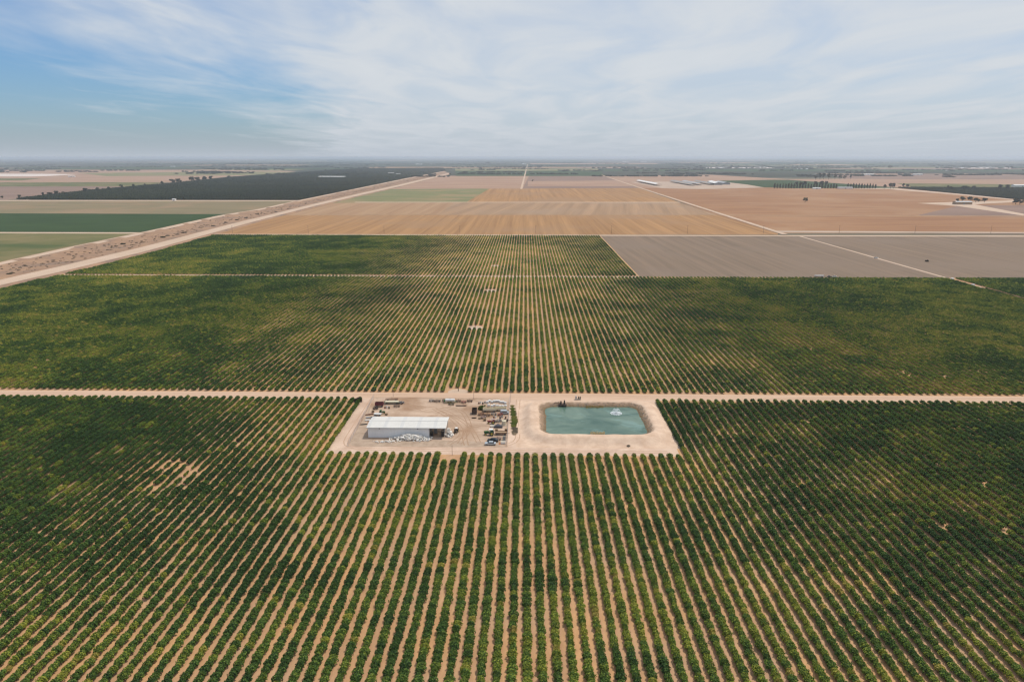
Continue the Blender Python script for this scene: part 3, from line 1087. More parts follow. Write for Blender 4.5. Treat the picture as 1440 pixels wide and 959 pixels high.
def car(px, py, rz, paint_m, label, pickup=False, group=None):
    r = new_thing('parked_car', px, py, rz, label, 'car', group)
    L_, W_ = 4.8, 1.85
    body = [(-2.4, .35), (2.35, .35), (2.4, .7), (2.25, .92), (1.15, 1.0), (-1.75, 1.02), (-2.38, .95), (-2.42, .6)]
    b = MB().prism(body, -W_ / 2, W_ / 2).build('body', paint_m, r, bevel=0.05)
    if pickup:
        MB().box((0.35, 0, 1.0), (1.7, 1.62, 0.62), top=(0.72, 0.86)).build('cabin_glass', M_GLASS, r)
        MB().box((0.3, 0, 1.622), (1.15, 1.36, 0.05)).build('roof', paint_m, r)
        MB().box((-1.45, 0, 1.024), (1.7, 1.5, 0.02)).build('truck_bed', M_DARK, r)
    else:
        MB().box((-0.25, 0, 1.0), (2.85, 1.64, 0.48), top=(0.62, 0.84), shift=(-0.1, 0)).build('cabin_glass', M_GLASS, r)
        MB().box((-0.35, 0, 1.482), (1.72, 1.36, 0.05)).build('roof', paint_m, r)
    for sx in (-1.45, 1.45):
        for sy in (-0.82, 0.82):
            wheel('wheel', r, (sx, sy, 0.33), 0.33, 0.24, M_GALV)
    for sy in (-0.65, 0.65):
        MB().box((2.33, sy, 0.66), (0.12, 0.36, 0.14)).build('headlight', M_LAMP, r)
    return r


def tractor(px, py, rz, paint_m, label, roof_m=M_WHITE, s=1.0, group=None):
    r = new_thing('tractor', px, py, rz, label, 'tractor', group)
    r.scale = (s, s, s)
    MB().box((1.15, 0, 0.85), (1.9, 0.75, 0.75), top=(0.94, 0.8)).build('hood', paint_m, r, bevel=0.05)
    MB().box((2.13, 0, 0.9), (0.06, 0.6, 0.55)).build('grille', M_DARK, r)
    MB().box((0.2, 0, 0.6), (3.2, 0.5, 0.32)).build('chassis', M_DARK, r)
    MB().box((-0.55, 0, 0.9), (1.3, 1.2, 0.35)).build('deck', paint_m, r)
    MB().box((-0.75, 0, 1.25), (0.5, 0.55, 0.5)).build('seat', M_DARK, r)
    for sx in (-1.15, 0.05):
        for sy in (-0.58, 0.58):
            MB().cyl((sx, sy, 1.2), (sx, sy, 2.32), 0.035, None, 6).build('roof_post', M_DARK, r)
    MB().box((-0.55, 0, 2.3), (1.6, 1.4, 0.14), top=(0.9, 0.9)).build('roof', roof_m, r)
    for sy in (-0.85, 0.85):
        wheel('rear_wheel', r, (-0.85, sy, 0.82), 0.82, 0.45, M_YEL)
        wheel('front_wheel', r, (1.55, sy * 0.85, 0.46), 0.46, 0.3, M_YEL)
        MB().box((-0.85, sy, 1.62), (1.2, 0.5, 0.08)).build('fender', paint_m, r)
    MB().cyl((0.9, 0.2, 1.55), (0.9, 0.2, 2.3), 0.05, None, 6).build('exhaust', M_DARK, r)
    return r


def wagon(px, py, rz, L_, W_, bed_m, label, side_m=None, side_h=0.0, bed_z=0.85, cargo_m=None, name='farm_trailer', group=None, cat='trailer', wheels=4):
    r = new_thing(name, px, py, rz, label, cat, group)
    MB().box((0, 0, bed_z), (L_, W_, 0.16)).build('bed', bed_m, r)
    for k in range(max(4, int(L_ / 0.7))):
        n = max(4, int(L_ / 0.7))
        MB().box((-L_ / 2 + (k + 0.5) * L_ / n, 0, bed_z + 0.163), (L_ / n * 0.86, W_ * 0.97, 0.03)).build('plank', bed_m, r)
    if side_h:
        sm = side_m or bed_m
        for sy in (-1, 1):
            MB().box((0, sy * (W_ / 2 - 0.04), bed_z + 0.2), (L_, 0.07, side_h)).build('side_board', sm, r)
        for sx in (-1, 1):
            MB().box((sx * (L_ / 2 - 0.04), 0, bed_z + 0.2), (0.07, W_ - 0.18, side_h)).build('end_board', sm, r)
    if cargo_m:
        MB().box((0, 0, bed_z + 0.2), (L_ * 0.9, W_ * 0.8, 0.45), top=(0.92, 0.75)).build('load', cargo_m, r)
    for sx in ((-0.33, 0.33) if wheels == 4 else (-0.12,)):
        for sy in (-1, 1):
            wheel('wheel', r, (sx * L_, sy * (W_ / 2 - 0.12), 0.4), 0.4, 0.25, M_GREY)
    MB().cyl((L_ / 2, 0, 0.7), (L_ / 2 + 1.2, 0, 0.45), 0.06, None, 6).build('hitch', M_DARK, r)
    return r


def harrow(px, py, rz, L_, frame_m, label, discs=8, wheels=True, wing=0.5, group=None, name='disc_harrow', cat='implement'):
    r = new_thing(name, px, py, rz, label, cat, group)
    m = MB()
    for sy in (-0.7, 0.7):
        m.box((0, sy, 0.75), (L_, 0.14, 0.14))
    for t in (-0.45, 0, 0.45):
        m.box((t * L_, 0, 0.751), (0.12, 1.6, 0.13))
    m.build('frame', frame_m, r)
    for k in range(discs):
        x = -L_ / 2 + (k + 0.5) * L_ / discs
        for sy in (-0.7, 0.7):
            MB().cyl((x, sy - 0.03 + wing * 0.1, 0.36), (x + 0.1, sy + 0.03, 0.36), 0.36, 0.33, 10).build('disc', M_RUST if k % 2 else M_DARK, r)
    if wheels:
        for sx in (-0.3, 0.3):
            wheel('wheel', r, (sx * L_, 0.1, 0.34), 0.34, 0.22, M_GREY)
    m = MB()
    m.cyl((-0.4, -0.8, 0.8), (0, -2.2, 0.45), 0.06, None, 6).cyl((0.4, -0.8, 0.8), (0, -2.2, 0.45), 0.06, None, 6)
    m.build('hitch', frame_m, r)
    MB().cyl((0, 0.2, 0.8), (0, 0.5, 1.5), 0.07, None, 6).build('lift_mast', frame_m, r)
    return r


def tank_trailer(px, py, rz, L_, rad, tank_m, frame_m, label):
    r = new_thing('spray_rig', px, py, rz, label, 'spray rig')
    m = MB()
    n = 14
    prof = []
    m.cyl((-L_ / 2, 0, 0.7 + rad), (L_ / 2, 0, 0.7 + rad), rad, None, n)
    m.build('tank', tank_m, r, smooth=False)
    MB().cyl((0, 0, 0.7 + 2 * rad - 0.03), (0, 0, 0.85 + 2 * rad), 0.28, None, 10).build('lid', M_GREY, r)
    MB().box((0.2, 0, 0.55), (L_ * 1.15, 1.0, 0.14)).build('frame', frame_m, r)
    for sx in (-0.8, 0.4):
        for sy in (-0.75, 0.75):
            wheel('wheel', r, (sx, sy, 0.42), 0.42, 0.26, M_YEL)
    MB().box((-L_ / 2 - 0.5, 0, 0.55), (0.7, 1.2, 0.9), top=(0.8, 0.9)).build('blower', M_GREEN, r)
    MB().cyl((L_ / 2, 0, 0.6), (L_ / 2 + 1.3, 0, 0.45), 0.06, None, 6).build('hitch', frame_m, r)
    return r


def beam_stack(px, py, rz, L_, n, mat, label, cat='beams', rad=0.09, name='beam_stack', round_=False):
    r = new_thing(name, px, py, rz, label, cat)
    rng = random.Random(int(px * 7 + py))
    for k in range(n):
        lay, i = divmod(k, 4)
        y = (i - 1.5) * rad * 2.6 + rng.uniform(-.06, .06)
        z = 0.12 + lay * rad * 2.1
        l2 = L_ * rng.uniform(0.8, 1.0)
        x0 = rng.uniform(-0.2, 0.2)
        if round_:
            MB().cyl((x0 - l2 / 2, y, z + rad), (x0 + l2 / 2, y + rng.uniform(-.1, .1), z + rad), rad, None, 8).build('pipe', mat, r)
        else:
            MB().box((x0, y, z), (l2, rad * 2, rad * 2), rz=rng.uniform(-.02, .02)).build('beam', mat, r)
    for sx in (-0.3, 0.3):
        MB().box((sx * L_, 0, 0), (0.12, rad * 11, 0.12)).build('bearer', M_WOOD, r)
    return r


def harvest_bin(px, py, rz, mat, label, s=(1.2, 1.2, 0.8), group=None, stack=1, cat='bin'):
    r = new_thing('harvest_bin', px, py, rz, label, cat, group)
    w, d, h = s
    for k in range(stack):
        z = 0.12 + k * (h + 0.14)
        MB().box((0, 0, z), (w, d, 0.08)).build('floor_board', mat, r)
        for sx in (-1, 1):
            MB().box((sx * (w / 2 - 0.03), 0, z + 0.08), (0.06, d, h - 0.08)).build('side_panel', mat, r)
            MB().box((0, sx * (d / 2 - 0.03), z + 0.08), (w - 0.13, 0.06, h - 0.083)).build('side_panel', mat, r)
            MB().box((sx * (w / 2 - 0.15), 0, z - 0.12), (0.1, d, 0.118)).build('skid', M_WOOD, r)
        MB().box((0, 0, z + 0.085), (w - 0.14, d - 0.14, h * 0.55)).build('contents', M_CREAM if k == stack - 1 else mat, r)
    return r


def tote(px, py, rz, label, group=None, mat=None):
    r = new_thing('bulk_tote', px, py, rz, label, 'tote', group)
    MB().box((0, 0, 0.14), (1.1, 1.0, 1.0)).build('tank', mat or M_WHITE, r, bevel=0.06)
    for z in (0.3, 0.6, 0.9):
        m = MB()
        for sy in (-1, 1):
            m.box((0, sy * 0.515, z), (1.12, 0.02, 0.03))
        for sx in (-1, 1):
            m.box((sx * 0.565, 0, z), (0.02, 1.02, 0.03))
        m.build('cage_bar', M_GALV, r)
    MB().cyl((0, 0, 1.13), (0, 0, 1.2), 0.1, None, 8).build('cap', M_DARK, r)
    MB().box((0, 0, 0), (1.15, 1.05, 0.13)).build('pallet', M_WOOD, r)
    return r


def rubble(name, px, py, w, d, h, n, mats, label, seed, cat='pile', z0=0.02, piece=(0.25, 0.9)):
    """heap of torn sheets and blocks"""
    rng = np.random.default_rng(seed)
    v, f, mi = [], [], []
    base = np.array([[-1, -1, -1], [1, -1, -1], [1, 1, -1], [-1, 1, -1], [-1, -1, 1], [1, -1, 1], [1, 1, 1], [-1, 1, 1]]) * 0.5
    fc = [(3, 2, 1, 0), (4, 5, 6, 7), (0, 1, 5, 4), (1, 2, 6, 5), (2, 3, 7, 6), (3, 0, 4, 7)]
    for k in range(n):
        u = rng.normal(0, 0.42, 2)
        u = np.clip(u, -1, 1)
        top = h * max(0.0, 1 - (u[0] ** 2 + u[1] ** 2)) ** 1.2 * (0.75 + 0.5 * rng.random())
        z = rng.random() ** 0.5 * top
        s3 = rng.uniform(*piece, 3) * np.array([1, 0.8, 0.45])
        b = base * s3 * (1 + rng.uniform(-.35, .35, (8, 3)))
        q = Matrix.Rotation(rng.uniform(0, 6.28), 3, 'Z') @ Matrix.Rotation(rng.normal(0, 0.6), 3, 'X') @ Matrix.Rotation(rng.normal(0, 0.6), 3, 'Y')
        b = b @ np.array(q).T
        b[:, 2] -= min(0, b[:, 2].min() + z)
        b += np.array([u[0] * w / 2, u[1] * d / 2, z])
        o_ = len(v)
        v += b.tolist()
        f += [tuple(i + o_ for i in q_) for q_ in fc]
        mi += [int(rng.integers(0, len(mats)))] * 6
    loc, _ = place(px, py)
    o = link_mesh(name, mesh_from(name, v, f, mats, mi), None, (loc[0], loc[1], z0))
    return tag(o, label, cat, kind='stuff')


# ------------------------------------------------------------------ yard ground
YX0, YY0 = -72.5, 272.5
psheet('yard', [(526, 558), (716, 559.5), (714, 628.5), (489, 627.5)], 0.016, M_YARD)
psheet('gravel_apron', [(521, 571), (516, 598), (512, 618), (640, 619.5), (700, 622), (712, 629), (489, 628)], 0.02, M_GRAVEL)

# ------------------------------------------------------------------ shed
def wall_mat(name, rgb, scale):
    m, nt, b = new_mat(name)
    g_ = nt.nodes.new('ShaderNodeTexCoord').outputs['Object']
    n = stretch01(nt, nnoise(nt, g_, 0.5, 5, 0.6, (1, 1, 0.25)), 0.3, 0.75)
    c = ncol(nt, nmath(nt, 'MULTIPLY', n, 0.35), rgb, tuple(x * 0.75 for x in rgb))
    nt.links.new(c, b.inputs['Base Color'])
    b.inputs['Roughness'].default_value = 0.5
    b.inputs['Specular IOR Level'].default_value = 0.3
    return m


M_WALL = wall_mat('pale_blue_grey_siding', (0.84, 0.84, 0.83), 1)
M_ROOFP = wall_mat('white_roof_sheet', (0.66, 0.64, 0.60), 1)
M_ROOFP2 = wall_mat('grey_white_roof_sheet', (0.60, 0.59, 0.57), 1)
sx0, sy0 = G(518, 615)
sx1, _ = G(626.5, 615)
SL, SD, SH = sx1 - sx0, 12.0, 4.75
shed = tag(empty('metal_shed', (sx0, sy0, 0.02)), 'long pale metal farm shed with white roof and open right bay', 'shed')
closed = SL * 0.79
# front wall in ribbed sheets
npan = 22
pw = closed / npan
for k in range(npan):
    m = MB().box(((k + 0.5) * pw, 0.06, 0.0), (pw - 0.012, 0.12, SH - 0.02))
    for q in (0.2, 0.5, 0.8):
        m.box(((k + q) * pw, -0.02, 0.01), (0.07, 0.04, SH - 0.05))
    m.build('wall_panel', M_WALL, shed)
MB().box((0.06, SD / 2, 0), (0.12, SD - 0.28, SH)).build('end_wall', M_WALL, shed)
MB().box((closed / 2, SD - 0.07, 0), (closed, 0.12, SH)).build('back_wall', M_WALL, shed)
MB().box((closed - 0.07, SD / 2, 0), (0.12, SD - 0.3, SH)).build('partition_wall', M_GREY, shed)
rise = 0.75
for k in range(24):
    w = (SL + 1.0) / 24
    x = -0.5 + (k + 0.5) * w
    mt = M_ROOFP if (k * 7) % 5 else M_ROOFP2
    for s_ in (0, 1):
        y0_, y1_, z0_, z1_ = (-0.6, SD / 2, SH + 0.02, SH + rise) if s_ == 0 else (SD / 2, SD + 0.6, SH + rise, SH + 0.02)
        v = [(x - w / 2 + .01, y0_, z0_), (x + w / 2 - .01, y0_, z0_), (x + w / 2 - .01, y1_, z1_), (x - w / 2 + .01, y1_, z1_)]
        v += [(a, b, c + 0.09) for a, b, c in v]
        m = MB().add(v, [(3, 2, 1, 0), (4, 5, 6, 7), (0, 1, 5, 4), (1, 2, 6, 5), (2, 3, 7, 6), (3, 0, 4, 7)])
        r0 = [(x - .04, y0_, z0_ + .088), (x + .04, y0_, z0_ + .088), (x + .04, y1_, z1_ + .088), (x - .04, y1_, z1_ + .088)]
        r0 += [(a, b, c + 0.05) for a, b, c in r0]
        m.add(r0, [(3, 2, 1, 0), (4, 5, 6, 7), (0, 1, 5, 4), (1, 2, 6, 5), (2, 3, 7, 6), (3, 0, 4, 7)])
        m.build('roof_sheet', mt, shed)
MB().box((SL / 2, SD / 2, SH + rise + 0.10), (SL + 1.05, 0.5, 0.06)).build('ridge_cap', M_ROOFP, shed)
MB().box((SL / 2, -0.68, SH - 0.12), (SL + 1.0, 0.14, 0.16)).build('gutter', M_GALV, shed)
for x in (closed + 0.2, SL - 0.2):
    for y in (0.2, SD * 0.5, SD - 0.2):
        MB().box((x, y, 0), (0.22, 0.22, SH + (rise - .1 if y == SD * .5 else -.02))).build('column', M_GALV, shed)
for fx in (0.155, 0.66):
    g_ = MB().box((fx * SL * 0.98, -0.3, SH - 0.5), (0.5, 0.5, 0.28)).build('wall_lamp', M_DARK, shed)
MB().box(((closed + SL) / 2, SD - 0.07, SH - 1.2), (SL - closed, 0.1, 1.2)).build('fascia', M_WALL, shed)

# stacked goods in the open bay
bay = [(0.6, 2.0, 2, M_DARK, 'dark stack of bins in the open shed bay beside the partition'),
       (2.0, 5.0, 3, M_GREY, 'grey stack of bins deep in the open shed bay'),
       (3.9, 2.2, 2, M_WOOD, 'wooden stack of bins in the middle of the open shed bay'),
       (5.5, 1.6, 3, M_DARK, 'tall dark stack of bins by the outer column of the shed bay'),
       (5.6, 6.0, 3, M_GREY, 'grey stack of bins at the back right corner of the shed bay')]
for x, y, n, mt, lb in bay:
    b_ = harvest_bin(0, 300, 0, mt, lb, (1.25, 1.25, 0.8), 'bins stored in the shed bay', n)
    b_.location = (sx0 + closed + x + 0.3, sy0 + y, 0.03)

M_PW = paint('white_plastic_scrap', (0.86, 0.83, 0.78), 0.7, 0, 0.05)
M_PW2 = paint('cream_plastic_scrap', (0.78, 0.71, 0.62), 0.7, 0, 0.05)
M_PW3 = paint('grey_plastic_scrap', (0.66, 0.64, 0.60), 0.7)
rubble('scrap_pile', 577, 617.5, 18.5, 5.4, 2.1, 560, [M_PW, M_PW, M_PW2, M_PW3], 'big heap of white scrap plastic against the front wall of the shed', 4)
rubble('scrap_litter', 541, 621.5, 11.0, 2.2, 0.5, 70, [M_PW, M_PW2, M_PW3], 'low scatter of white scrap left of the big white heap', 5, piece=(0.2, 0.6))
rubble('scrap_pile', 631.5, 612.5, 3.6, 4.0, 3.2, 130, [M_PW, M_PW, M_PW2], 'white scrap heap beside the open right end of the shed', 6, piece=(0.3, 0.9))

# ------------------------------------------------------------------ vehicles and machines in the yard
car(689.5, 625.3, 180, M_SILVER, 'silver car parked at the front right corner of the yard')
car(693.0, 620.6, 176, M_BLACK, 'black car parked directly behind the silver car')
tractor(688.5, 611.5, 180, M_GREEN, 'large green tractor with white roof facing left near the cars', s=1.15)
tractor(641.5, 608, -95, M_DARK, 'small dark tractor parked alone right of the shed facing the camera', M_WHITE, 0.85)
tractor(537, 581.5, 10, M_GREEN, 'small green tractor behind the left end of the shed', M_GREEN, 0.75)
tractor(691.5, 595.5, 175, M_RED, 'faded red tractor among the machines left of the tan tank', M_PINK, 0.95)
wagon(704.8, 610.8, 0, 5.2, 2.2, M_WOOD, 'flat tan wooden wagon behind the green tractor', M_RUST, 0.25)
wagon(533.6, 571.5, 0, 4.0, 2.2, M_MAROON, 'maroon boxed trailer near the rear left corner of the yard', M_MAROON, 1.1, name='box_trailer')
wagon(551, 567.6, 2, 7.6, 2.2, M_DGREEN, 'long olive flatbed trailer with cream load along the rear fence', None, 0, 0.8, M_CREAM, name='flatbed_trailer')
wagon(531.3, 584, -6, 3.4, 1.8, M_WHITE, 'white flat trailer just behind the shed roof at its left end', M_WHITE, 0.2, 0.6)
wagon(688.5, 578.6, 0, 6.4, 2.3, M_CREAM, 'long cream trailer in the crowded right row, left of its twin', M_CREAM, 0.7, name='gondola_trailer')
wagon(704.5, 577.6, 0, 5.2, 2.3, M_CREAM, 'shorter cream trailer beside the right fence', M_CREAM, 0.8, name='gondola_trailer')
wagon(667.2, 581.4, 90, 3.2, 2.3, M_BROWN, 'dark brown box trailer standing alone mid yard', M_BROWN, 1.5, name='box_trailer')
tank_trailer(633, 566.2, 0, 4.6, 0.75, M_WHITE, M_GREEN, 'white tank spray rig in the rear row of implements')
harrow(614.5, 565, 4, 3.8, M_DARK, 'dark disc harrow at the left end of the rear implement row')
harrow(624, 564.4, 0, 1.6, M_DARK, 'small dark harrow between disc harrow and white spray rig', 4, False)
harrow(634.5, 569.5, 0, 3.0, M_DGREEN, 'olive green harrow in front of the white spray rig', 6)
harrow(644.5, 565.2, -5, 2.6, M_BROWN, 'brown harrow just right of the white spray rig', 5)
harrow(652, 566.4, 6, 2.6, M_RED, 'reddish harrow between two brown ones in the rear row', 5)
harrow(660.5, 565, -8, 2.9, M_BROWN, 'brown harrow at the right end of the rear implement row', 6)
harrow(564.5, 567.5, 70, 2.6, M_GREY, 'grey harrow at the right end of the olive flatbed', 6)
harrow(551, 563, 3, 6.4, M_RUST, 'long rusty harrow behind the olive flatbed trailer', 12)
harrow(528, 575.5, 30, 2.4, M_DARK, 'black harrow beside the maroon trailer', 5)
harrow(676.5, 583.8, 10, 3.0, M_RUST, 'rusty harrow at the left of the crowded right row', 6)
harrow(685, 585, -6, 2.8, M_BROWN, 'brown harrow below the long cream trailer', 6)
harrow(700.5, 593, 20, 3.2, M_GREY, 'grey harrow between red tractor and tan tank', 6)
harrow(701, 618, 90, 2.4, M_PINK, 'faded pink harrow standing behind the black car', 5)
beam_stack(648.5, 570.8, 0, 5.6, 6, M_BROWN, 'long dark bundle of steel beams in front of the brown harrows')
beam_stack(666.5, 588, 0, 2.2, 5, M_BROWN, 'short dark beam bundle below the dark brown box trailer')
beam_stack(519.5, 583.3, 24, 4.2, 7, M_RUST, 'rusty beam bundle lying by the left fence')
beam_stack(521, 587.6, 12, 4.6, 8, M_GALV, 'grey pipe bundle nearest the left end of the shed roof', 'pipes', 0.1, 'pipe_stack', True)
beam_stack(518.5, 591.5, 8, 3.6, 8, M_WHITE, 'white pipe bundle left of the shed', 'pipes', 0.1, 'pipe_stack', True)
beam_stack(511.5, 597, 14, 3.4, 3, M_DARK, 'dark beams lying left of the shed corner')
gp = 'white totes along the rear right fence'
for k in range(9):
    tote(685.5 + k * 3.15 + random.uniform(-.3, .3), 566.5 + random.uniform(-1.2, 1.6), random.uniform(-40, 40), 'white caged tote, %s from the left in the rear row by the fence' % ordinal(k + 1), gp)
for k in range(7):
    tote(687.5 + k * 3.9 + random.uniform(-.5, .5), 572.3 + random.uniform(-.8, .8), random.uniform(-40, 40), 'white caged tote, %s from the left in the row above the cream trailers' % ordinal(k + 1), gp)
# smaller clutter between the machines
def drum_line(spots, where, mats):
    for k, (a, b) in enumerate(spots):
        r = new_thing('steel_drum', a, b, 0, '%s steel drum, %s from the left %s' % (mats[k % len(mats)][1], ordinal(k + 1), where), 'drum', 'steel drums in the yard')
        MB().cyl((0, 0, 0), (0, 0, 1.0), 0.36, None, 12).build('barrel', mats[k % len(mats)][0], r)
        for z in (0.3, 0.65):
            MB().cyl((0, 0, z), (0, 0, z + 0.05), 0.385, None, 12).build('hoop', mats[k % len(mats)][0], r)
        MB().cyl((0, 0, 1.002), (0, 0, 1.03), 0.32, None, 12).build('lid', M_GREY, r)


def pallet_stack(px, py, rz, n, label):
    r = new_thing('pallet_stack', px, py, rz, label, 'pallets', 'pallet stacks in the yard')
    for k in range(n):
        z = k * 0.16
        for q in range(5):
            MB().box((0, -0.48 + q * 0.24, z + 0.11), (1.2, 0.16, 0.025)).build('slat', M_WOOD, r)
        for q in (-0.5, 0, 0.5):
            MB().box((q, 0, z), (0.1, 1.1, 0.108)).build('runner', M_WOOD, r)


DM = [(M_RUST, 'rusty'), (M_WHITE, 'white'), (M_DARK, 'black'), (M_GREY, 'grey')]
drum_line([(673.5, 568), (676, 567.4), (679, 568.3), (682, 567.2)], 'behind the green bush', DM)
drum_line([(694.5, 588.3), (697.2, 587.6), (703.3, 588.6), (706, 587.3), (711.2, 588)], 'in the crowded row below the cream trailers', DM)
drum_line([(541.5, 574.4), (544, 573.8), (547.2, 574.6)], 'beside the maroon trailer', DM)
pallet_stack(681.8, 591.5, 10, 7, 'tall pallet stack left of the faded red tractor')
pallet_stack(674.5, 588.8, -14, 4, 'low pallet stack at the left of the crowded row')
pallet_stack(711.6, 606.4, 4, 8, 'pallet stack at the fence behind the flat wagon')
pallet_stack(524.6, 579.6, 18, 6, 'pallet stack by the left fence near the rusty beams')
pallet_stack(543.5, 583.4, -8, 5, 'pallet stack behind the shed roof right of the small green tractor')
pallet_stack(698.2, 605.4, 6, 5, 'pallet stack between green tractor and dark tarpaulin')
harrow(679.5, 588.2, 16, 2.6, M_PINK, 'faded pink harrow above the tall pallet stack', 5)
harrow(711.3, 592.3, 80, 2.2, M_DARK, 'small black harrow against the right fence by the tan tank', 4)
harrow(694.3, 583.4, -4, 2.8, M_GREY, 'grey harrow under the middle of the cream trailers', 5)
harrow(703.4, 584.2, 8, 2.6, M_RED, 'red harrow under the shorter cream trailer', 5)
harrow(558, 572.3, 4, 3.2, M_BROWN, 'brown harrow in front of the olive flatbed', 6)
harrow(606.3, 564.4, 8, 2.2, M_GREY, 'grey harrow left of the dark disc harrow', 4)
wagon(525.6, 589.2, 14, 3.0, 1.6, M_GREY, 'small grey trailer at the left fence beside the pipe bundles', M_GREY, 0.3, 0.5)
harvest_bin(692.6, 600.3, 8, M_WHITE, 'white bin left of the dark grey tarpaulin', (1.8, 1.3, 0.7))
harvest_bin(707.7, 623.4, 0, M_WHITE, 'white box bin at the foot of the right fence by the silver car', (1.9, 1.5, 0.9))
harvest_bin(709, 618.6, 0, M_GREY, 'grey bins stacked by the right fence beside the pink harrow', (1.2, 1.1, 0.8), None, 2)
# van under the fence, tank, tarp, cone
v_ = new_thing('parked_van', 709.6, 581.9, 0, 'grey white van parked against the right fence', 'van')
MB().prism([(-2, .35), (2, .35), (2.05, .95), (1.4, 1.15), (0.95, 1.85), (-1.95, 1.9), (-2.05, 1.0)], -0.9, 0.9).build('body', M_SILVER, v_, bevel=0.05)
MB().box((0.1, 0, 1.2), (2.4, 1.84, 0.42)).build('window', M_GLASS, v_)
for a in (-1.25, 1.25):
    for b in (-0.8, 0.8):
        wheel('wheel', v_, (a, b, 0.34), 0.34, 0.22, M_GALV)
tk = new_thing('storage_tank', 708.8, 597.4, 0, 'tan upright storage tank by the right fence', 'tank')
MB().cyl((0, 0, 0.15), (0, 0, 2.1), 1.05, 1.05, 18).build('shell', M_CREAM, tk)
MB().cyl((0, 0, 2.1), (0, 0, 2.5), 1.05, 0.25, 18).build('dome', M_CREAM, tk)
MB().cyl((0, 0, 2.48), (0, 0, 2.6), 0.26, None, 10).build('hatch', M_DARK, tk)
MB().box((0, 0, 0), (2.3, 2.3, 0.14)).build('plinth', M_CONC, tk)
tp = new_thing('tarpaulin_cover', 700.5, 600.9, 0, 'dark grey peaked tarpaulin over machinery behind the green tractor', 'tarpaulin')
MB().add([(-2, -1.1, .1), (2, -1.1, .1), (2.1, 1.1, .1), (-2, 1.1, .1), (-1.1, -.75, 1.0), (1.2, -.7, .9), (1.25, .7, .9), (-1.1, .75, 1.0), (-0.2, 0, 1.75), (0.5, 0.05, 1.6)],
         [(0, 1, 5, 4), (1, 2, 6, 5), (2, 3, 7, 6), (3, 0, 4, 7), (4, 5, 9, 8), (5, 6, 9), (6, 7, 8, 9), (7, 4, 8)]).build('sheet', M_TARP, tp)
MB().box((0, 0, 0), (3.6, 1.9, 0.7)).build('load', M_DARK, tp)
cn = new_thing('traffic_cone', 702.3, 624.3, 0, 'small orange cone left of the white box bin', 'cone')
MB().box((0, 0, 0), (0.7, 0.7, 0.07)).build('base', M_ORANGE, cn)
MB().cyl((0, 0, 0.07), (0, 0, 1.0), 0.28, 0.05, 10).build('cone_body', M_ORANGE, cn)

# yard poles
for (a, b, h, lb) in ((553, 558, 5.5, 'slim pale yard pole behind the olive flatbed trailer'), (666.3, 562, 6.0, 'slim pale yard pole right of the brown harrows'),
                      (718.3, 566, 6.0, 'slim pale yard pole at the top of the right fence')):
    p = new_thing('yard_pole', a, b, 0, lb, 'pole')
    MB().cyl((0, 0, 0), (0, 0, h), 0.10, 0.07, 8).build('shaft', M_PINK, p)
    MB().box((0.3, 0, h - 0.15), (0.7, 0.2, 0.12)).build('lamp_head', M_GREY, p)


def fence(pts, label):
    p = [np.array(G(*q)) for q in pts]
    r = tag(empty('chain_link_fence', (float(p[0][0]), float(p[0][1]), 0.0)), label, 'fence')
    H = 1.8
    post = MB().cyl((0, 0, 0), (0, 0, H + 0.1), 0.055, None, 6)
    pm_ = mesh_from('post', post.v, post.f, M_GALV)
    lat = MB()
    for a, b in zip(p[:-1], p[1:]):
        L_ = np.linalg.norm(b - a)
        d = (b - a) / L_
        n = max(1, int(round(L_ / 3.0)))
        for k in range(n + 1):
            q = a + d * L_ * k / n - p[0]
            link_mesh('post', pm_, r, (float(q[0]), float(q[1]), 0.0))
        q0, q1 = a - p[0], b - p[0]
        for z in (0.1, H):
            MB().cyl((*q0, z), (*q1, z), 0.03, None, 5).build('rail', M_GALV, r)
        nn = int(L_ / 0.22)
        for k in range(nn - 8):
            for u0, u1 in ((k, k + 8), (k + 8, k)):
                s0, s1 = q0 + d * u0 * 0.22, q0 + d * u1 * 0.22
                w = 0.011
                lat.add([(s0[0] - d[0] * w, s0[1] - d[1] * w, .1), (s0[0] + d[0] * w, s0[1] + d[1] * w, .1), (s1[0] + d[0] * w, s1[1] + d[1] * w, H), (s1[0] - d[0] * w, s1[1] - d[1] * w, H)], [(0, 1, 2, 3)])
    me_ = mesh_from('wire_mesh', lat.v, lat.f, M_GALV)
    link_mesh('wire_mesh', me_, r)


fence([(717, 561), (715, 590), (712.5, 627.5)], 'chain link fence along the right side of the machinery yard')
fence([(526, 558.5), (508, 592), (489, 627.5)], 'chain link fence along the left side of the shed yard')
0 and fence([(489, 628.3), (600, 629), (680, 629.6)], 'chain link fence along the front of the shed yard')
0 and fence([(527, 557.5), (600, 558.2), (717, 559.5)], 'chain link fence along the back of the yard by the cross road')

# weeds outside the fence
wg = tag(empty('weed_strip', (*G(722, 590), 0.01)), 'strip of tall green weeds along the outside of the right fence', 'weeds')
x0_, y0_ = G(722, 590)
for k, (a, b, s_, mt) in enumerate([(720.5, 571, 1.6, 0), (721, 575, 2.0, 0), (722, 579, 2.2, 0), (722, 583, 2.3, 0), (723, 587, 2.3, 0), (723.5, 591, 2.6, 0), (723, 595, 2.4, 0), (722.5, 599, 2.0, 0), (724, 603, 2.2, 1), (724.5, 607, 2.2, 1), (723.5, 610, 1.7, 1)]):
    me_ = bush_mesh(400 + k, M_SCRUB if mt else M_BUSH, 170, (0.1, 0.24), (0.5, 0.62, 0.35))
    o = link_mesh('weed_clump', me_, wg)
    gx, gy = G(a, b)
    o.location = (gx - x0_, gy - y0_, 0)
    o.scale = (s_ * 1.35, s_ * 1.5, s_ * 0.28)


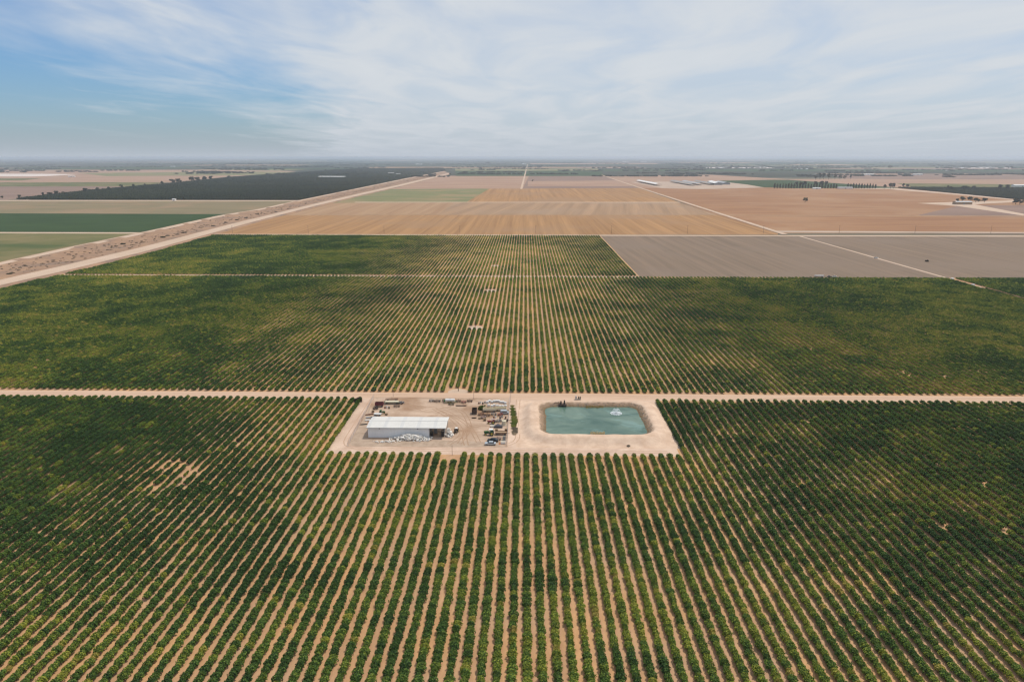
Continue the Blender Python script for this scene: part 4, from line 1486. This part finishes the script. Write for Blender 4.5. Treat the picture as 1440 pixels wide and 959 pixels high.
def bush(px, py, s, mat, label, seed, cat='bush', group=None, name='bush', z=0.0):
    gx, gy = G(px, py)
    r = tag(empty(name, (gx, gy, z)), label, cat, group)
    o = link_mesh('foliage', bush_mesh(seed, mat), r)
    o.scale = s
    MB().cyl((0, 0, -0.1), (0.05, 0, s[2] * 0.5), 0.06 * s[0], 0.03 * s[0], 6).build('stem', M_BARK, r)
    return r


bush(677.8, 576, (3.4, 2.6, 3.4), M_BUSH, 'green bush at the left end of the white totes', 71)
bush(503.5, 564.5, (4.4, 3.2, 2.8), M_DEAD, 'dark brown dead bush at the corner row end left of the yard', 72)

# ------------------------------------------------------------------ pond fittings
pu = new_thing('pump_platform', 791, 572.5, 0, 'dark pump platform with two motors on the far left pond bank', 'pump')
pu.location.z = 0.9
MB().box((0, 0, 0.0), (3.8, 2.2, 0.55)).build('base_box', M_DARK, pu)
MB().box((0, 0, 0.552), (3.9, 2.3, 0.1)).build('deck', M_BROWN, pu)
for a, h in ((-0.8, 1.5), (0.9, 1.9)):
    m_ = MB().cyl((a, 0, 0.65), (a, 0, 0.65 + h), 0.38, 0.34, 12).build('pump_motor', M_DARK, pu)
    MB().cyl((a, 0, 0.64 + h), (a, 0, 0.85 + h), 0.42, 0.2, 12).build('motor_cap', M_BROWN, m_)
MB().cyl((-1.0, 0.2, 1.0), (-4.2, 0.8, 1.0), 0.16, None, 8).build('outlet_pipe', M_BROWN, pu)
for a in (-1.7, 1.7):
    for b in (-0.95, 0.95):
        MB().box((a, b, -0.8), (0.18, 0.18, 0.8)).build('leg', M_DARK, pu)
ps = new_thing('filter_station', 812.5, 562, 0, 'small grey filter station on the cross road above the pond', 'filter station')
ps.location.z = 0.3
MB().box((0, 0, 0), (3.2, 1.4, 0.15)).build('slab', M_CONC, ps)
MB().box((-0.9, 0, 0.15), (0.9, 0.6, 1.5)).build('control_cabinet', M_GALV, ps)
for a in (0.4, 1.2):
    MB().cyl((a, 0, 0.15), (a, 0, 1.3), 0.3, None, 10).build('filter_vessel', M_DARK, ps)
MB().cyl((-0.4, -0.4, 0.35), (1.5, -0.4, 0.35), 0.1, None, 8).build('pipe', M_BROWN, ps)

# fountain: float, spray crown and foam skirt
fo = new_thing('fountain', 866.5, 582.6, 0, 'floating aerator throwing white spray near the far right of the pond', 'fountain', z=WZ)
MB().cyl((0, 0, -0.1), (0, 0, 0.25), 0.7, 0.6, 14).build('float', M_DARK, fo)
m, nt, b = new_mat('spray_water')
b.inputs['Base Color'].default_value = (0.86, 0.90, 0.91, 1)
b.inputs['Roughness'].default_value = 0.5
M_SPRAY = m
rng = np.random.default_rng(77)
pts_, nrm_ = [], []
for k in range(26):
    a = 2 * math.pi * k / 26 + rng.normal(0, 0.06)
    reach, hgt = rng.uniform(1.9, 2.6), rng.uniform(1.7, 2.5)
    for q in range(34):
        t = q / 33.0
        rr_ = reach * t
        z = 0.25 + hgt * 4 * t * (1 - t) * 0.9
        pts_.append((math.cos(a) * rr_, math.sin(a) * rr_, max(z, 0.02)))
pts_ = np.array(pts_) + rng.normal(0, 0.05, (len(pts_), 3))
v, f = leaf_cloud(len(pts_), pts_, rng.normal(0, 1, (len(pts_), 3)), (0.06, 0.16), rng)
link_mesh('spray', mesh_from('spray', v, f, M_SPRAY), fo)
nf = 900
a = rng.uniform(0, 2 * math.pi, nf)
rr_ = 2.75 * np.sqrt(rng.random(nf))
p3 = np.stack([np.cos(a) * rr_, np.sin(a) * rr_ * 0.95, 0.03 + 0.38 * rng.random(nf) * np.clip(1.15 - rr_ / 3.0, 0.15, 1)], 1)
v, f = leaf_cloud(nf, p3, np.tile([0, 0, 1.0], (nf, 1)), (0.12, 0.34), rng)
link_mesh('foam', mesh_from('foam', v, f, M_SPRAY), fo)

# reeds and weeds at the waterline
M_REED = leaf_mat('dry_reeds', (0.30, 0.22, 0.08), (0.36, 0.26, 0.10), (0.42, 0.30, 0.13), (0.45, 0.34, 0.16), attr=False)


def weed_bed(x0, x1, y, n, label, seed, hh=0.5, mat=M_REED, wy=0.7):
    rng = np.random.default_rng(seed)
    p = np.stack([rng.uniform(x0, x1, n), y + rng.normal(0, wy, n), WZ + 0.05 + rng.random(n) * hh], 1)
    v, f = leaf_cloud(n, p, np.tile([0, -0.6, 0.6], (n, 1)), (0.15, 0.4), rng)
    tag(link_mesh('reeds', mesh_from('reeds', v, f, mat)), label, 'reeds', kind='stuff')


ax, ay = G(824, 577)
bx_, _ = G(849, 577)
weed_bed(ax, bx_, PY1 - 0.2, 420, 'dry tan reeds at the far waterline in the middle of the pond', 1)
ax, _ = G(830, 612)
bx_, _ = G(850, 612)
weed_bed(ax, bx_, PY0 - 0.4, 300, 'dry tan reeds at the near waterline in the middle of the pond', 2, 1.4)
for k, (a, b, s_, lb) in enumerate([(926, 592, 0.9, 'small dry tuft on the right outer bank of the pond'), (923, 620, 0.8, 'small dry tuft at the lower right of the pond bank'), (884, 628, 1.0, 'small dry tuft below the pond on the near bank'), (905, 625, 0.6, 'tiny dry tuft on the near bank under the pond corner')]):
    bush(a, b, (s_ * 1.5, s_ * 1.1, s_ * 0.5), M_SCRUB, lb, 500 + k, 'tuft', None, 'grass_tuft', 0.4)

# stones and clods on the inner slopes of the pond
rng = np.random.default_rng(55)
v, f = [], []
while len(f) < 6 * 420:
    x, y = rng.uniform(PX0 - 4, PX1 + 4), rng.uniform(PY0, PY1 + 4)
    d = rr_dist(x, y)
    if not 0.1 < d < 3.0 or (x < PX0 + 2 and rng.random() < .6):
        continue
    s3 = rng.uniform(0.15, 0.55, 3) * np.array([1.2, 1, .6])
    b_ = MB().box((x, y, bank_z(d, x, y) - 0.08), tuple(s3), rng.uniform(0, 3), (rng.uniform(.4, .9), rng.uniform(.4, .9)))
    n0 = len(v)
    v += b_.v
    f += [tuple(i + n0 for i in q) for q in b_.f]
M_STONE = paint('bank_stones', (0.30, 0.24, 0.18), 0.95, 0, 0.4)
tag(link_mesh('bank_stones', mesh_from('bank_stones', v, f, M_STONE)), 'brown stones and clods on the inner slopes of the pond', 'stones', kind='stuff')

# wheel tracks worn into the dirt
M_RUT = field_mat('worn_wheel_track', C(198, 166, 142), C(184, 152, 128), 0.3, (1, 1, 1), 0, 0.1, 0.8)
M_RUT2 = field_mat('yard_wheel_track', C(176, 146, 120), C(160, 130, 106), 0.3, (1, 1, 1), 0, 0.12, 0.8)


def tracks(pts, z, mat, gauge=1.8, w=0.42):
    p = np.array(pts, dtype=float)
    d = np.concatenate([[0], np.cumsum(np.linalg.norm(np.diff(p, axis=0), axis=1))])
    n = max(8, int(d[-1] / 4))
    t = np.linspace(0, d[-1], n)
    q = np.stack([np.interp(t, d, p[:, 0]), np.interp(t, d, p[:, 1])], 1)
    for _ in range(3):
        q[1:-1] = (q[:-2] + 2 * q[1:-1] + q[2:]) / 4
    q += np.stack([fbm(q[:, 1], q[:, 0], 25, 2) - .5, fbm(q[:, 0], q[:, 1], 30, 2) - .5], 1) * 1.2
    tn = np.gradient(q, axis=0)
    tn /= np.linalg.norm(tn, axis=1)[:, None]
    nn = np.stack([-tn[:, 1], tn[:, 0]], 1)
    for sgn in (-1, 1):
        c = q + nn * sgn * gauge / 2
        ww = w * (0.6 + 0.8 * fbm(q[:, 0] * 3, q[:, 1] * 3, 9, 2))[:, None]
        vv = np.concatenate([c + nn * ww / 2, c - nn * ww / 2])
        k = len(c)
        me_ = mesh_from('wheel_track', [(a, b, z) for a, b in vv], [(i, i + 1, k + i + 1, k + i) for i in range(k - 1)], mat)
        o_ = link_mesh('wheel_track', me_)
        o_['kind'] = 'structure'


tracks([(-320, 330.2), (-80, 330.6), (80, 330.2), (330, 330.8)], 0.026, M_RUT)
tracks([(-320, 333.6), (-60, 333.4), (100, 333.8), (330, 333.2)], 0.030, M_RUT)
tracks([(-77, 330), (-77.5, 300), (-77.5, 268), (-70, 265), (0, 264.5), (60, 264.8)], 0.034, M_RUT)
tracks([(-60, 266.8), (-20, 266.4), (-2, 272), (-4, 300), (-3, 328)], 0.038, M_RUT)
for k, pp in enumerate([[(540, 563), (575, 572), (620, 574), (660, 596), (672, 622)], [(570, 562), (590, 578), (640, 582), (668, 570)], [(655, 626), (650, 606), (668, 594), (676, 600)], [(560, 576), (600, 570), (650, 575), (664, 600), (645, 624)], [(610, 575), (640, 590), (655, 612), (630, 625)]]):
    tracks([G(*q) for q in pp], 0.026 + 0.004 * k, M_RUT2)

# ------------------------------------------------------------------ utility poles
def utility_pole(x, y, h, label, group):
    r = tag(empty('utility_pole', (x, y, 0.0)), label, 'utility pole', group)
    MB().cyl((0, 0, -0.3), (0, 0, h), 0.19, 0.12, 8).build('shaft', M_POLE, r)
    MB().box((0, 0, h - 0.7), (2.4, 0.13, 0.15)).build('crossarm', M_POLE, r)
    for a in (-1.0, 0.0, 1.0):
        MB().cyl((a, 0, h - 0.55 if a else h), (a, 0, h - 0.3 if a else h + 0.25), 0.06, None, 6).build('insulator', M_GREY, r)


for k in range(11):
    x, y = G(327 + 106.6 * k, 328.6)
    utility_pole(x, y, 12.5, 'wooden utility pole along the far field road, %s from the left' % ordinal(k + 1), 'utility poles along the far road')
for k, ((x, y), lb) in enumerate(zip(CLEAR, ('wooden pole in the bare notch just above the yard road', 'wooden pole in the lower clearing among the middle vines', 'wooden pole in the upper clearing of the middle vines',
                                             'wooden pole in the small clearing beyond the dotted avenue', 'wooden pole between the shortened rows in front of the shed'))):
    if k == 4:
        p = tag(empty('yard_pole', (x, y, 0.0)), lb.replace('wooden pole', 'slim pole'), 'pole')
        MB().cyl((0, 0, -0.1), (0, 0, 4.6), 0.07, 0.05, 8).build('shaft', M_POLE, p)
        MB().cyl((0, 0, 4.6), (0, 0, 4.75), 0.09, 0.03, 8).build('cap', M_GREY, p)
        continue
    utility_pole(x, y + 2.5, 8.5 if k else 6.5, lb, 'poles through the vineyard')
    if k < 4:
        me_ = mesh_from('clearing', [(x + math.cos(t) * 5.2 * (1 + .12 * math.sin(3 * t + k)), y + math.sin(t) * 6.0, 0.011) for t in np.linspace(0, 2 * math.pi, 20, endpoint=False)], [tuple(range(20))], M_ROADFAR)
        o = link_mesh('clearing', me_)
        o['kind'] = 'structure'

# ------------------------------------------------------------------ vehicles out in the fields
car(1166, 390.0, 178, M_BLACK, 'dark pickup at the far edge of the vineyard beside a white trailer', True)
wagon(1152, 389.6, 0, 9.0, 2.4, M_WHITE, 'long white trailer at the far edge of the vineyard', M_WHITE, 0.9, name='box_trailer')
car(1173, 389.8, 0, M_WHITE, 'white pickup at the far edge of the vineyard right of the dark one', True)
car(1232, 363.4, -35, M_WHITE, 'white pickup on the diagonal track across the grey field', True)
for (a, b, lb) in ((1339, 393.6, 'white pump box where the diagonal track enters the vines'), (1368, 402.2, 'white pump box beside the diagonal track inside the vines')):
    r = new_thing('pump_box', a, b, 20, lb, 'pump box')
    r.scale = (0.7, 0.7, 0.6)
    MB().box((0, 0, 0.1), (4.2, 2.8, 2.6)).build('cabinet', M_WHITE, r, bevel=0.08)
    MB().box((0, 0, 0.0), (5.0, 3.6, 0.1)).build('slab', M_CONC, r)
    MB().box((0, 0, 2.702), (4.4, 3.0, 0.1)).build('roof', M_WHITE, r)
bush(1303.5, 368, (4.2, 3.4, 3.0), M_DEAD, 'lone dark shrub in the grey fallow field', 73)

# ------------------------------------------------------------------ trees beyond
TREES = {}
for i in range(5):
    TREES['round', i] = tree_meshes(600 + i, 'round', M_TREE, 330)
for i in range(3):
    TREES['cypress', i] = tree_meshes(700 + i, 'cypress', M_TREE, 220)


def tree(px, py, h, w, label, kind='round', group=None, i=None, name='tree'):
    gx, gy = G(px, py)
    i = random.randrange(5 if kind == 'round' else 3) if i is None else i
    tm, cm = TREES[kind, i]
    r = tag(empty(name, (gx, gy, -0.2), random.uniform(0, 6.28)), label, 'tree', group)
    r.scale = (w, w, h)
    link_mesh('trunk', tm, r)
    link_mesh('crown', cm, r)
    return r


def at_h(py, hp):
    return hp * MPP(py) * 1.03


tree(1132, 284.5, at_h(284.5, 6.5), at_h(284.5, 8), 'lone dark tree in the middle of the tan field on the right')
gl = 'trees lining the far dark orchard'
spots = [(3, 279.5, 4, 4), (28, 279, 5, 6), (61, 276.5, 6, 4), (70, 275.5, 5, 8), (80, 274.5, 6, 8), (90, 274, 5, 6), (120, 270.5, 6, 7), (127, 270, 4, 6), (137, 268.8, 5, 5), (153, 267.3, 5, 5), (171, 265.5, 6, 5),
         (188, 264.2, 6, 4), (204, 262.8, 5, 4), (228, 260.2, 6, 5), (243, 259, 7, 9), (251, 258.4, 7, 9), (270, 256, 7, 9), (278, 255.4, 6, 8), (288, 254.5, 7, 8), (296, 253.8, 6, 7), (322, 251.5, 4, 5)]
for k, (a, b, h, w) in enumerate(spots):
    tree(a, b, at_h(b, h), at_h(b, w), 'dark bushy tree on the edge of the distant orchard, %s from the left' % ordinal(k + 1), 'round', gl)
gl = 'row of cypress trees behind the tan field'
xs_ = list(np.linspace(1089, 1176, 23)) + list(np.linspace(1192, 1231, 11))
for k, a in enumerate(xs_):
    h = random.uniform(6.2, 7.6)
    tree(a, 265.3, at_h(265.3, h), at_h(265.3, h) * 0.95, 'dark conical tree in the planted row beyond the tan field, %s from left' % ordinal(k + 1), 'cypress', gl, name='cypress_tree')
gl = 'tall trees around the distant farmstead'
for k, (a, b, h, w) in enumerate([(1122, 248.8, 3, 7), (1128, 248.9, 3, 8), (1136, 249.5, 3, 7), (1147, 253, 6, 6), (1153, 252.5, 9, 6), (1158, 252.5, 9, 5), (1165, 252.8, 9, 5), (1174, 252.5, 8, 5), (1181, 252, 5, 6), (1188, 252, 5, 6), (1196, 252, 6, 4), (1120, 262, 6, 5), (1126, 262, 7, 6), (1132, 262, 7, 6), (1147, 262, 7, 6), (1155, 262, 7, 7), (1162, 262, 7, 6)]):
    tree(a, b, at_h(b, h), at_h(b, w), 'tall dark tree by the distant farmstead, %s in the group' % ordinal(k + 1), 'round', gl)
gl = 'scattered trees along the right orchard'
for k, (a, b, h, w) in enumerate([(1244, 265.5, 7, 5), (1252, 265.5, 8, 6), (1256, 265.5, 8, 6), (1270, 264, 6, 4), (1276, 264.2, 5, 5), (1333, 267, 6, 5), (1338, 267.5, 6, 5), (1354, 267.8, 6, 7), (1359, 267.8, 7, 6), (1369, 267.6, 6, 6), (1406, 266.5, 7, 6), (1416, 266.8, 7, 7)]):
    tree(a, b, at_h(b, h), at_h(b, w), 'dark tree rising over the right hand orchard, %s from the left' % ordinal(k + 1), 'round', gl)
gl = 'trees behind the farm building on the right'
for k, (a, b, h, w) in enumerate([(1346, 284.5, 5, 5), (1353, 283.6, 7, 9), (1364, 283.6, 7, 9), (1372, 284.5, 6, 7), (1376, 284.4, 4, 5), (1384, 284.8, 6, 8), (1428, 287.5, 7, 9), (1434, 288, 7, 9), (1441, 288.5, 7, 10)]):
    tree(a, b, at_h(b, h), at_h(b, w), 'leafy tree by the small farm building on the right, %s from left' % ordinal(k + 1), 'round', gl)
for k, (a, b, h, w) in enumerate([(633, 246.5, 2.5, 3.5), (676, 239, 3, 6), (686, 231, 3, 7), (749, 255.5, 2.5, 3), (985, 236, 3.5, 5), (980, 236.5, 3, 6), (1252, 237, 4, 7), (1418, 237.4, 3, 5), (1422, 237.4, 3.5, 5)]):
    tree(a, b, at_h(b, h), at_h(b, w), 'single far tree standing out on the plain, %s from the left' % ordinal(k + 1), 'round', 'far single trees')

# brush in the canal
gl = 'dark bushes in the canal bed'
cb = [(14, 386), (75, 367), (163, 347), (173, 344), (192, 342), (200, 341.5), (229, 334.5), (236, 332.5), (250, 330.5), (258, 328), (300, 318.5), (318, 314), (333, 310), (346, 307.5), (362, 302), (388, 298.5), (405, 294), (430, 287)]
for k, (a, b) in enumerate(cb):
    s_ = random.uniform(2.8, 5.5)
    bush(a, b, (s_ * 1.5, s_, s_ * 0.55), M_SCRUB if k % 3 else M_TREE, 'dry bush in the brown canal bed, %s from the lower left end' % ordinal(k + 1), 800 + k, 'bush', gl, 'canal_bush', 0.3)
# small scrub nobody could count
rng = np.random.default_rng(9)
ns = 1300
A, B = dense(can_l, 400), dense(can_r, 400)
ii = rng.integers(0, 330, ns)
tt = np.clip(rng.normal(0.45, 0.13, ns), 0.2, 0.7)
P = A[ii] * (1 - tt)[:, None] + B[ii] * tt[:, None] + rng.normal(0, 2, (ns, 2))
zz = np.interp(tt, [0.17, 0.27, 0.38, 0.5, 0.58, 0.66, 0.72], [1.25, .7, .25, .15, .35, .9, 1.25]) - 0.1
scr = [bush_mesh(900 + i, M_SCRUB, 40, (0.25, 0.5), (0.6, 0.6, 0.4)) for i in range(3)]
ss = rng.uniform(0.7, 2.4, ns)
so = instancer('canal_scrub', np.stack([P[:, 0], P[:, 1], zz], 1), np.stack([ss * 1.4, ss, ss * 0.7], 1), rng.uniform(0, 6.28, ns), rng.integers(0, 3, ns), rng.random(ns) * 0.5, scr)
tag(so, 'low dry scrub dotted over the canal banks', 'scrub', kind='stuff')


# ------------------------------------------------------------------ orchards far away
def inside(poly, x, y):
    c = np.zeros(len(x), bool)
    j = len(poly) - 1
    for i in range(len(poly)):
        xi, yi = poly[i]
        xj, yj = poly[j]
        with np.errstate(divide='ignore', invalid='ignore'):
            t = ((yi > y) != (yj > y)) & (x < (xj - xi) * (y - yi) / (yj - yi) + xi)
        c ^= t
        j = i
    return c


oshapes = []
for i in range(4):
    rng = np.random.default_rng(1000 + i)
    d = rng.normal(0, 1, (46, 3))
    d /= np.linalg.norm(d, axis=1)[:, None]
    v, f = join_vf([leaf_cloud(46, d * np.array([.5, .5, .38]) * rng.uniform(.8, 1.1, (46, 1)) + np.array([0, 0, .58]), d, (.22, .42), rng), blob((.42, .42, .34), (0, 0, .56), rng, 7, 5)])
    oshapes.append(mesh_from('orchard_tree', v, f, M_ORCH))


def orchard(name, pix, label, cat='orchard', margin=1.0):
    poly = [G(*p) for p in pix]
    ys = [p[1] for p in poly]
    xs = [p[0] for p in poly]
    X, Y, S = [], [], []
    y = min(ys) + 3
    rng = np.random.default_rng(int(ys[0]))
    while y < max(ys):
        sp = 6.5 if y < 3000 else 10.0 if y < 4200 else 22.0
        x = np.arange(min(xs), max(xs), sp)
        X.append(x)
        Y.append(np.full(len(x), y))
        S.append(np.full(len(x), sp))
        y += sp
    X, Y, S = np.concatenate(X), np.concatenate(Y), np.concatenate(S)
    k = inside(poly, X, Y) & (np.abs(X) < 0.78 * Y + 150) & (rng.random(len(X)) > 0.02)
    X, Y, S = X[k], Y[k], S[k]
    n = len(X)
    w = S * rng.uniform(0.95, 1.25, n)
    o = instancer(name, np.stack([X, Y, 0 * X - 0.3], 1), np.stack([w, w, rng.uniform(4.2, 6.0, n)], 1), rng.uniform(0, 6.28, n), rng.integers(0, 4, n), np.clip(0.2 + (fbm(X, Y, 300) - .5) * .8, 0, 1), oshapes)
    tag(o, label, cat, kind='stuff')
    return n


n_a = orchard('orchard', ORCH_A, 'wide dark green orchard beyond the canal on the left')
n_b = orchard('orchard', ORCH_B, 'dark green orchard at the right edge behind the farm building')

# hedges and tree belts over the far plain
rng = np.random.default_rng(31)
X, Y, W, H = [], [], [], []
for k in range(420):
    y = 4300 * math.exp(rng.random() * 2.2)
    x = rng.uniform(-0.82, 0.82) * y
    ln = rng.uniform(60, 900) * (y / 9000)
    n = int(max(3, ln / 25 / (y / 9000)))
    along = rng.random() < 0.8
    t = rng.uniform(-.5, .5, n) * ln
    X.append(x + (t if along else 0 * t) + rng.normal(0, 6, n))
    Y.append(y + (0 * t if along else t) + rng.normal(0, 6, n))
    W.append(rng.uniform(14, 34, n) * (1 + y / 25000))
    H.append(rng.uniform(5, 12, n))
X, Y, W, H = map(np.concatenate, (X, Y, W, H))
n = len(X)
bt = instancer('tree_belts', np.stack([X, Y, 0 * X - 0.5], 1), np.stack([W, W * .7, H], 1), rng.uniform(0, 6.28, n), rng.integers(0, 4, n), rng.random(n) * .3, oshapes)
tag(bt, 'thin dark belts of trees strung across the hazy far plain', 'tree belt', kind='stuff')


# ------------------------------------------------------------------ far buildings
def barn(px, py, L_, W_, h, rz, wall_m, roof_m, label, name='barn', cat='barn', open_=False, group=None, pitch=0.25):
    gx, gy = G(px, py)
    r = tag(empty(name, (gx, gy, -0.3), R(rz)), label, cat, group)
    rise_ = W_ / 2 * pitch
    if open_:
        n = max(3, int(L_ / 25))
        m = MB()
        for k in range(n + 1):
            for sy in (-1, 1):
                MB().box((-L_ / 2 + k * L_ / n, sy * (W_ / 2 - 0.5), 0), (0.5, 0.5, h)).build('column', M_GALV, r)
        MB().box((0, 0, 0.3), (L_ * 0.98, W_ * 0.5, 1.0)).build('feed_wall', M_DARK, r)
    else:
        MB().prism([(-W_ / 2, 0), (W_ / 2, 0), (W_ / 2, h), (0, h + rise_ * 0.96), (-W_ / 2, h)], -L_ / 2, L_ / 2)
        w_ = MB().add([(x, y, z) for x in (-L_ / 2, L_ / 2) for y, z in ((-W_ / 2, 0), (W_ / 2, 0), (W_ / 2, h), (0, h + rise_ * .97), (-W_ / 2, h))],
                      [(0, 1, 2, 3, 4), (9, 8, 7, 6, 5), (0, 5, 6, 1), (1, 6, 7, 2), (4, 9, 5, 0), (2, 7, 8, 3), (3, 8, 9, 4)]).build('wall', wall_m, r)
        MB().box((0, -W_ / 2 - 0.06, 0), (min(L_ * 0.2, 5), 0.1, h * 0.75)).build('door', M_GREY, r)
    e = 0.6
    for sy in (-1, 1):
        v = [(-L_ / 2 - e, 0, h + rise_ + .1), (L_ / 2 + e, 0, h + rise_ + .1), (L_ / 2 + e, sy * (W_ / 2 + e), h + .05), (-L_ / 2 - e, sy * (W_ / 2 + e), h + .05)]
        v += [(a, b, c + .2) for a, b, c in v]
        MB().add(v, [(3, 2, 1, 0), (4, 5, 6, 7), (0, 1, 5, 4), (1, 2, 6, 5), (2, 3, 7, 6), (3, 0, 4, 7)]).build('roof', roof_m, r)
    return r


def barn_span(p0, p1, W_, h, *a, **k):
    q0, q1 = np.array(G(*p0)), np.array(G(*p1))
    c = (q0 + q1) / 2
    L_ = float(np.linalg.norm(q1 - q0))
    ang = math.degrees(math.atan2(q1[1] - q0[1], q1[0] - q0[0]))
    r = barn(900, 260, L_, W_, h, ang, *a, **k)
    r.location.x, r.location.y = float(c[0]), float(c[1])
    return r


gd = 'long dairy barns beyond the tan fields'
barn_span((926, 261.4), (898.5, 256.0), 26, 7, M_GREY, M_WHITE, 'long white roofed dairy barn nearest the diagonal road', open_=True, group=gd)
barn_span((975, 261.4), (945, 256.2), 24, 7, M_GREY, M_GREY, 'long grey roofed dairy barn in the middle of the dairy', open_=True, group=gd)
barn_span((985, 260.8), (962, 256.6), 24, 7, M_GREY, M_GALV, 'grey dairy barn joined behind the middle one', open_=True, group=gd)
barn_span((1001, 260.4), (979, 256.4), 22, 7, M_GREY, M_GREY, 'dark grey dairy barn left of the pale eastern sheds', open_=True, group=gd)
barn_span((1010, 260.3), (1000, 257.3), 36, 7, M_GREY, M_WHITE, 'short white roofed shed on the right side of the dairy', group=gd)
barn_span((1022, 259.8), (1010, 257.6), 30, 7, M_GREY, M_GALV, 'short grey shed at the right end of the dairy', group=gd)
barn(1353, 287.6, 42, 16, 6.5, 2, M_WOOD, M_GALV, 'low brown farm building with pale metal roof on the right', 'farm_building', 'building')
barn(1148, 266.0, 30, 10, 4.5, 0, M_WHITE, M_WHITE, 'white farmhouse in front of the row of cypresses', 'farmhouse', 'house')
barn(1188, 265.6, 55, 14, 5, 0, M_WHITE, M_GALV, 'pale long shed between the two cypress rows')
barn(1436, 263.0, 70, 20, 7, 0, M_WHITE, M_WHITE, 'white long shed at the right edge above the dark orchard')
farw = [(737, 231.4, 70), (101, 249.0, 40), (245, 282.3, 9), (467, 249.8, 165), (550, 244.6, 40), (560, 245.6, 30), (590, 231.6, 120), (610, 231.6, 110), (1015, 236.4, 120), (1070, 236.2, 90), (1125, 238.0, 60), (1135, 238.2, 70), (1220, 246.5, 80), (1290, 246.5, 60), (1332, 240.5, 30), (1338, 240.6, 30),
        (1385, 236.2, 140), (1350, 237.0, 90), (243, 234.8, 60), (68, 222.9 + 3, 160), (345, 226.0, 140), (880, 228.2, 160), (905, 228.4, 140), (1140, 228.6, 120)]
for k, (a, b, L_) in enumerate(sorted(farw)):
    barn(a, b, L_, max(7, min(L_ * 0.3, 26)), random.uniform(3.2, 6), random.uniform(-6, 6), M_WHITE, M_WHITE, 'white building speck on the hazy far plain, %s from the left' % ordinal(k + 1), 'distant_building', 'building', group='white buildings far away')
psheet('salt_flat', [(995, 235.6), (1085, 235.6), (1090, 236.8), (990, 236.8)], fz(), M_SALT)
psheet('salt_flat', [(1330, 236.0), (1420, 236.0), (1430, 237.2), (1325, 237.2)], fz(), M_SALT)

# ------------------------------------------------------------------ haze in the valley air
hz = MB().box((0, 30000, -2.0), (190000, 200000, 126.0)).build('haze', M_BASE)
hz.data.materials.clear()
hm = bpy.data.materials.new('haze_air')
hm.use_nodes = True
ht = hm.node_tree
ht.nodes.clear()
pvn = ht.nodes.new('ShaderNodeVolumePrincipled')
pvn.inputs['Color'].default_value = (0.78, 0.87, 1.0, 1)
pvn.inputs['Density'].default_value = 5.9e-5
pvn.inputs['Anisotropy'].default_value = 0.25
oo = ht.nodes.new('ShaderNodeOutputMaterial')
ht.links.new(pvn.outputs[0], oo.inputs['Volume'])
hz.data.materials.append(hm)
tag(hz, 'pale haze filling the air over the whole valley', 'haze', kind='stuff')
print('vines', nv, 'orchard trees', n_a, n_b)
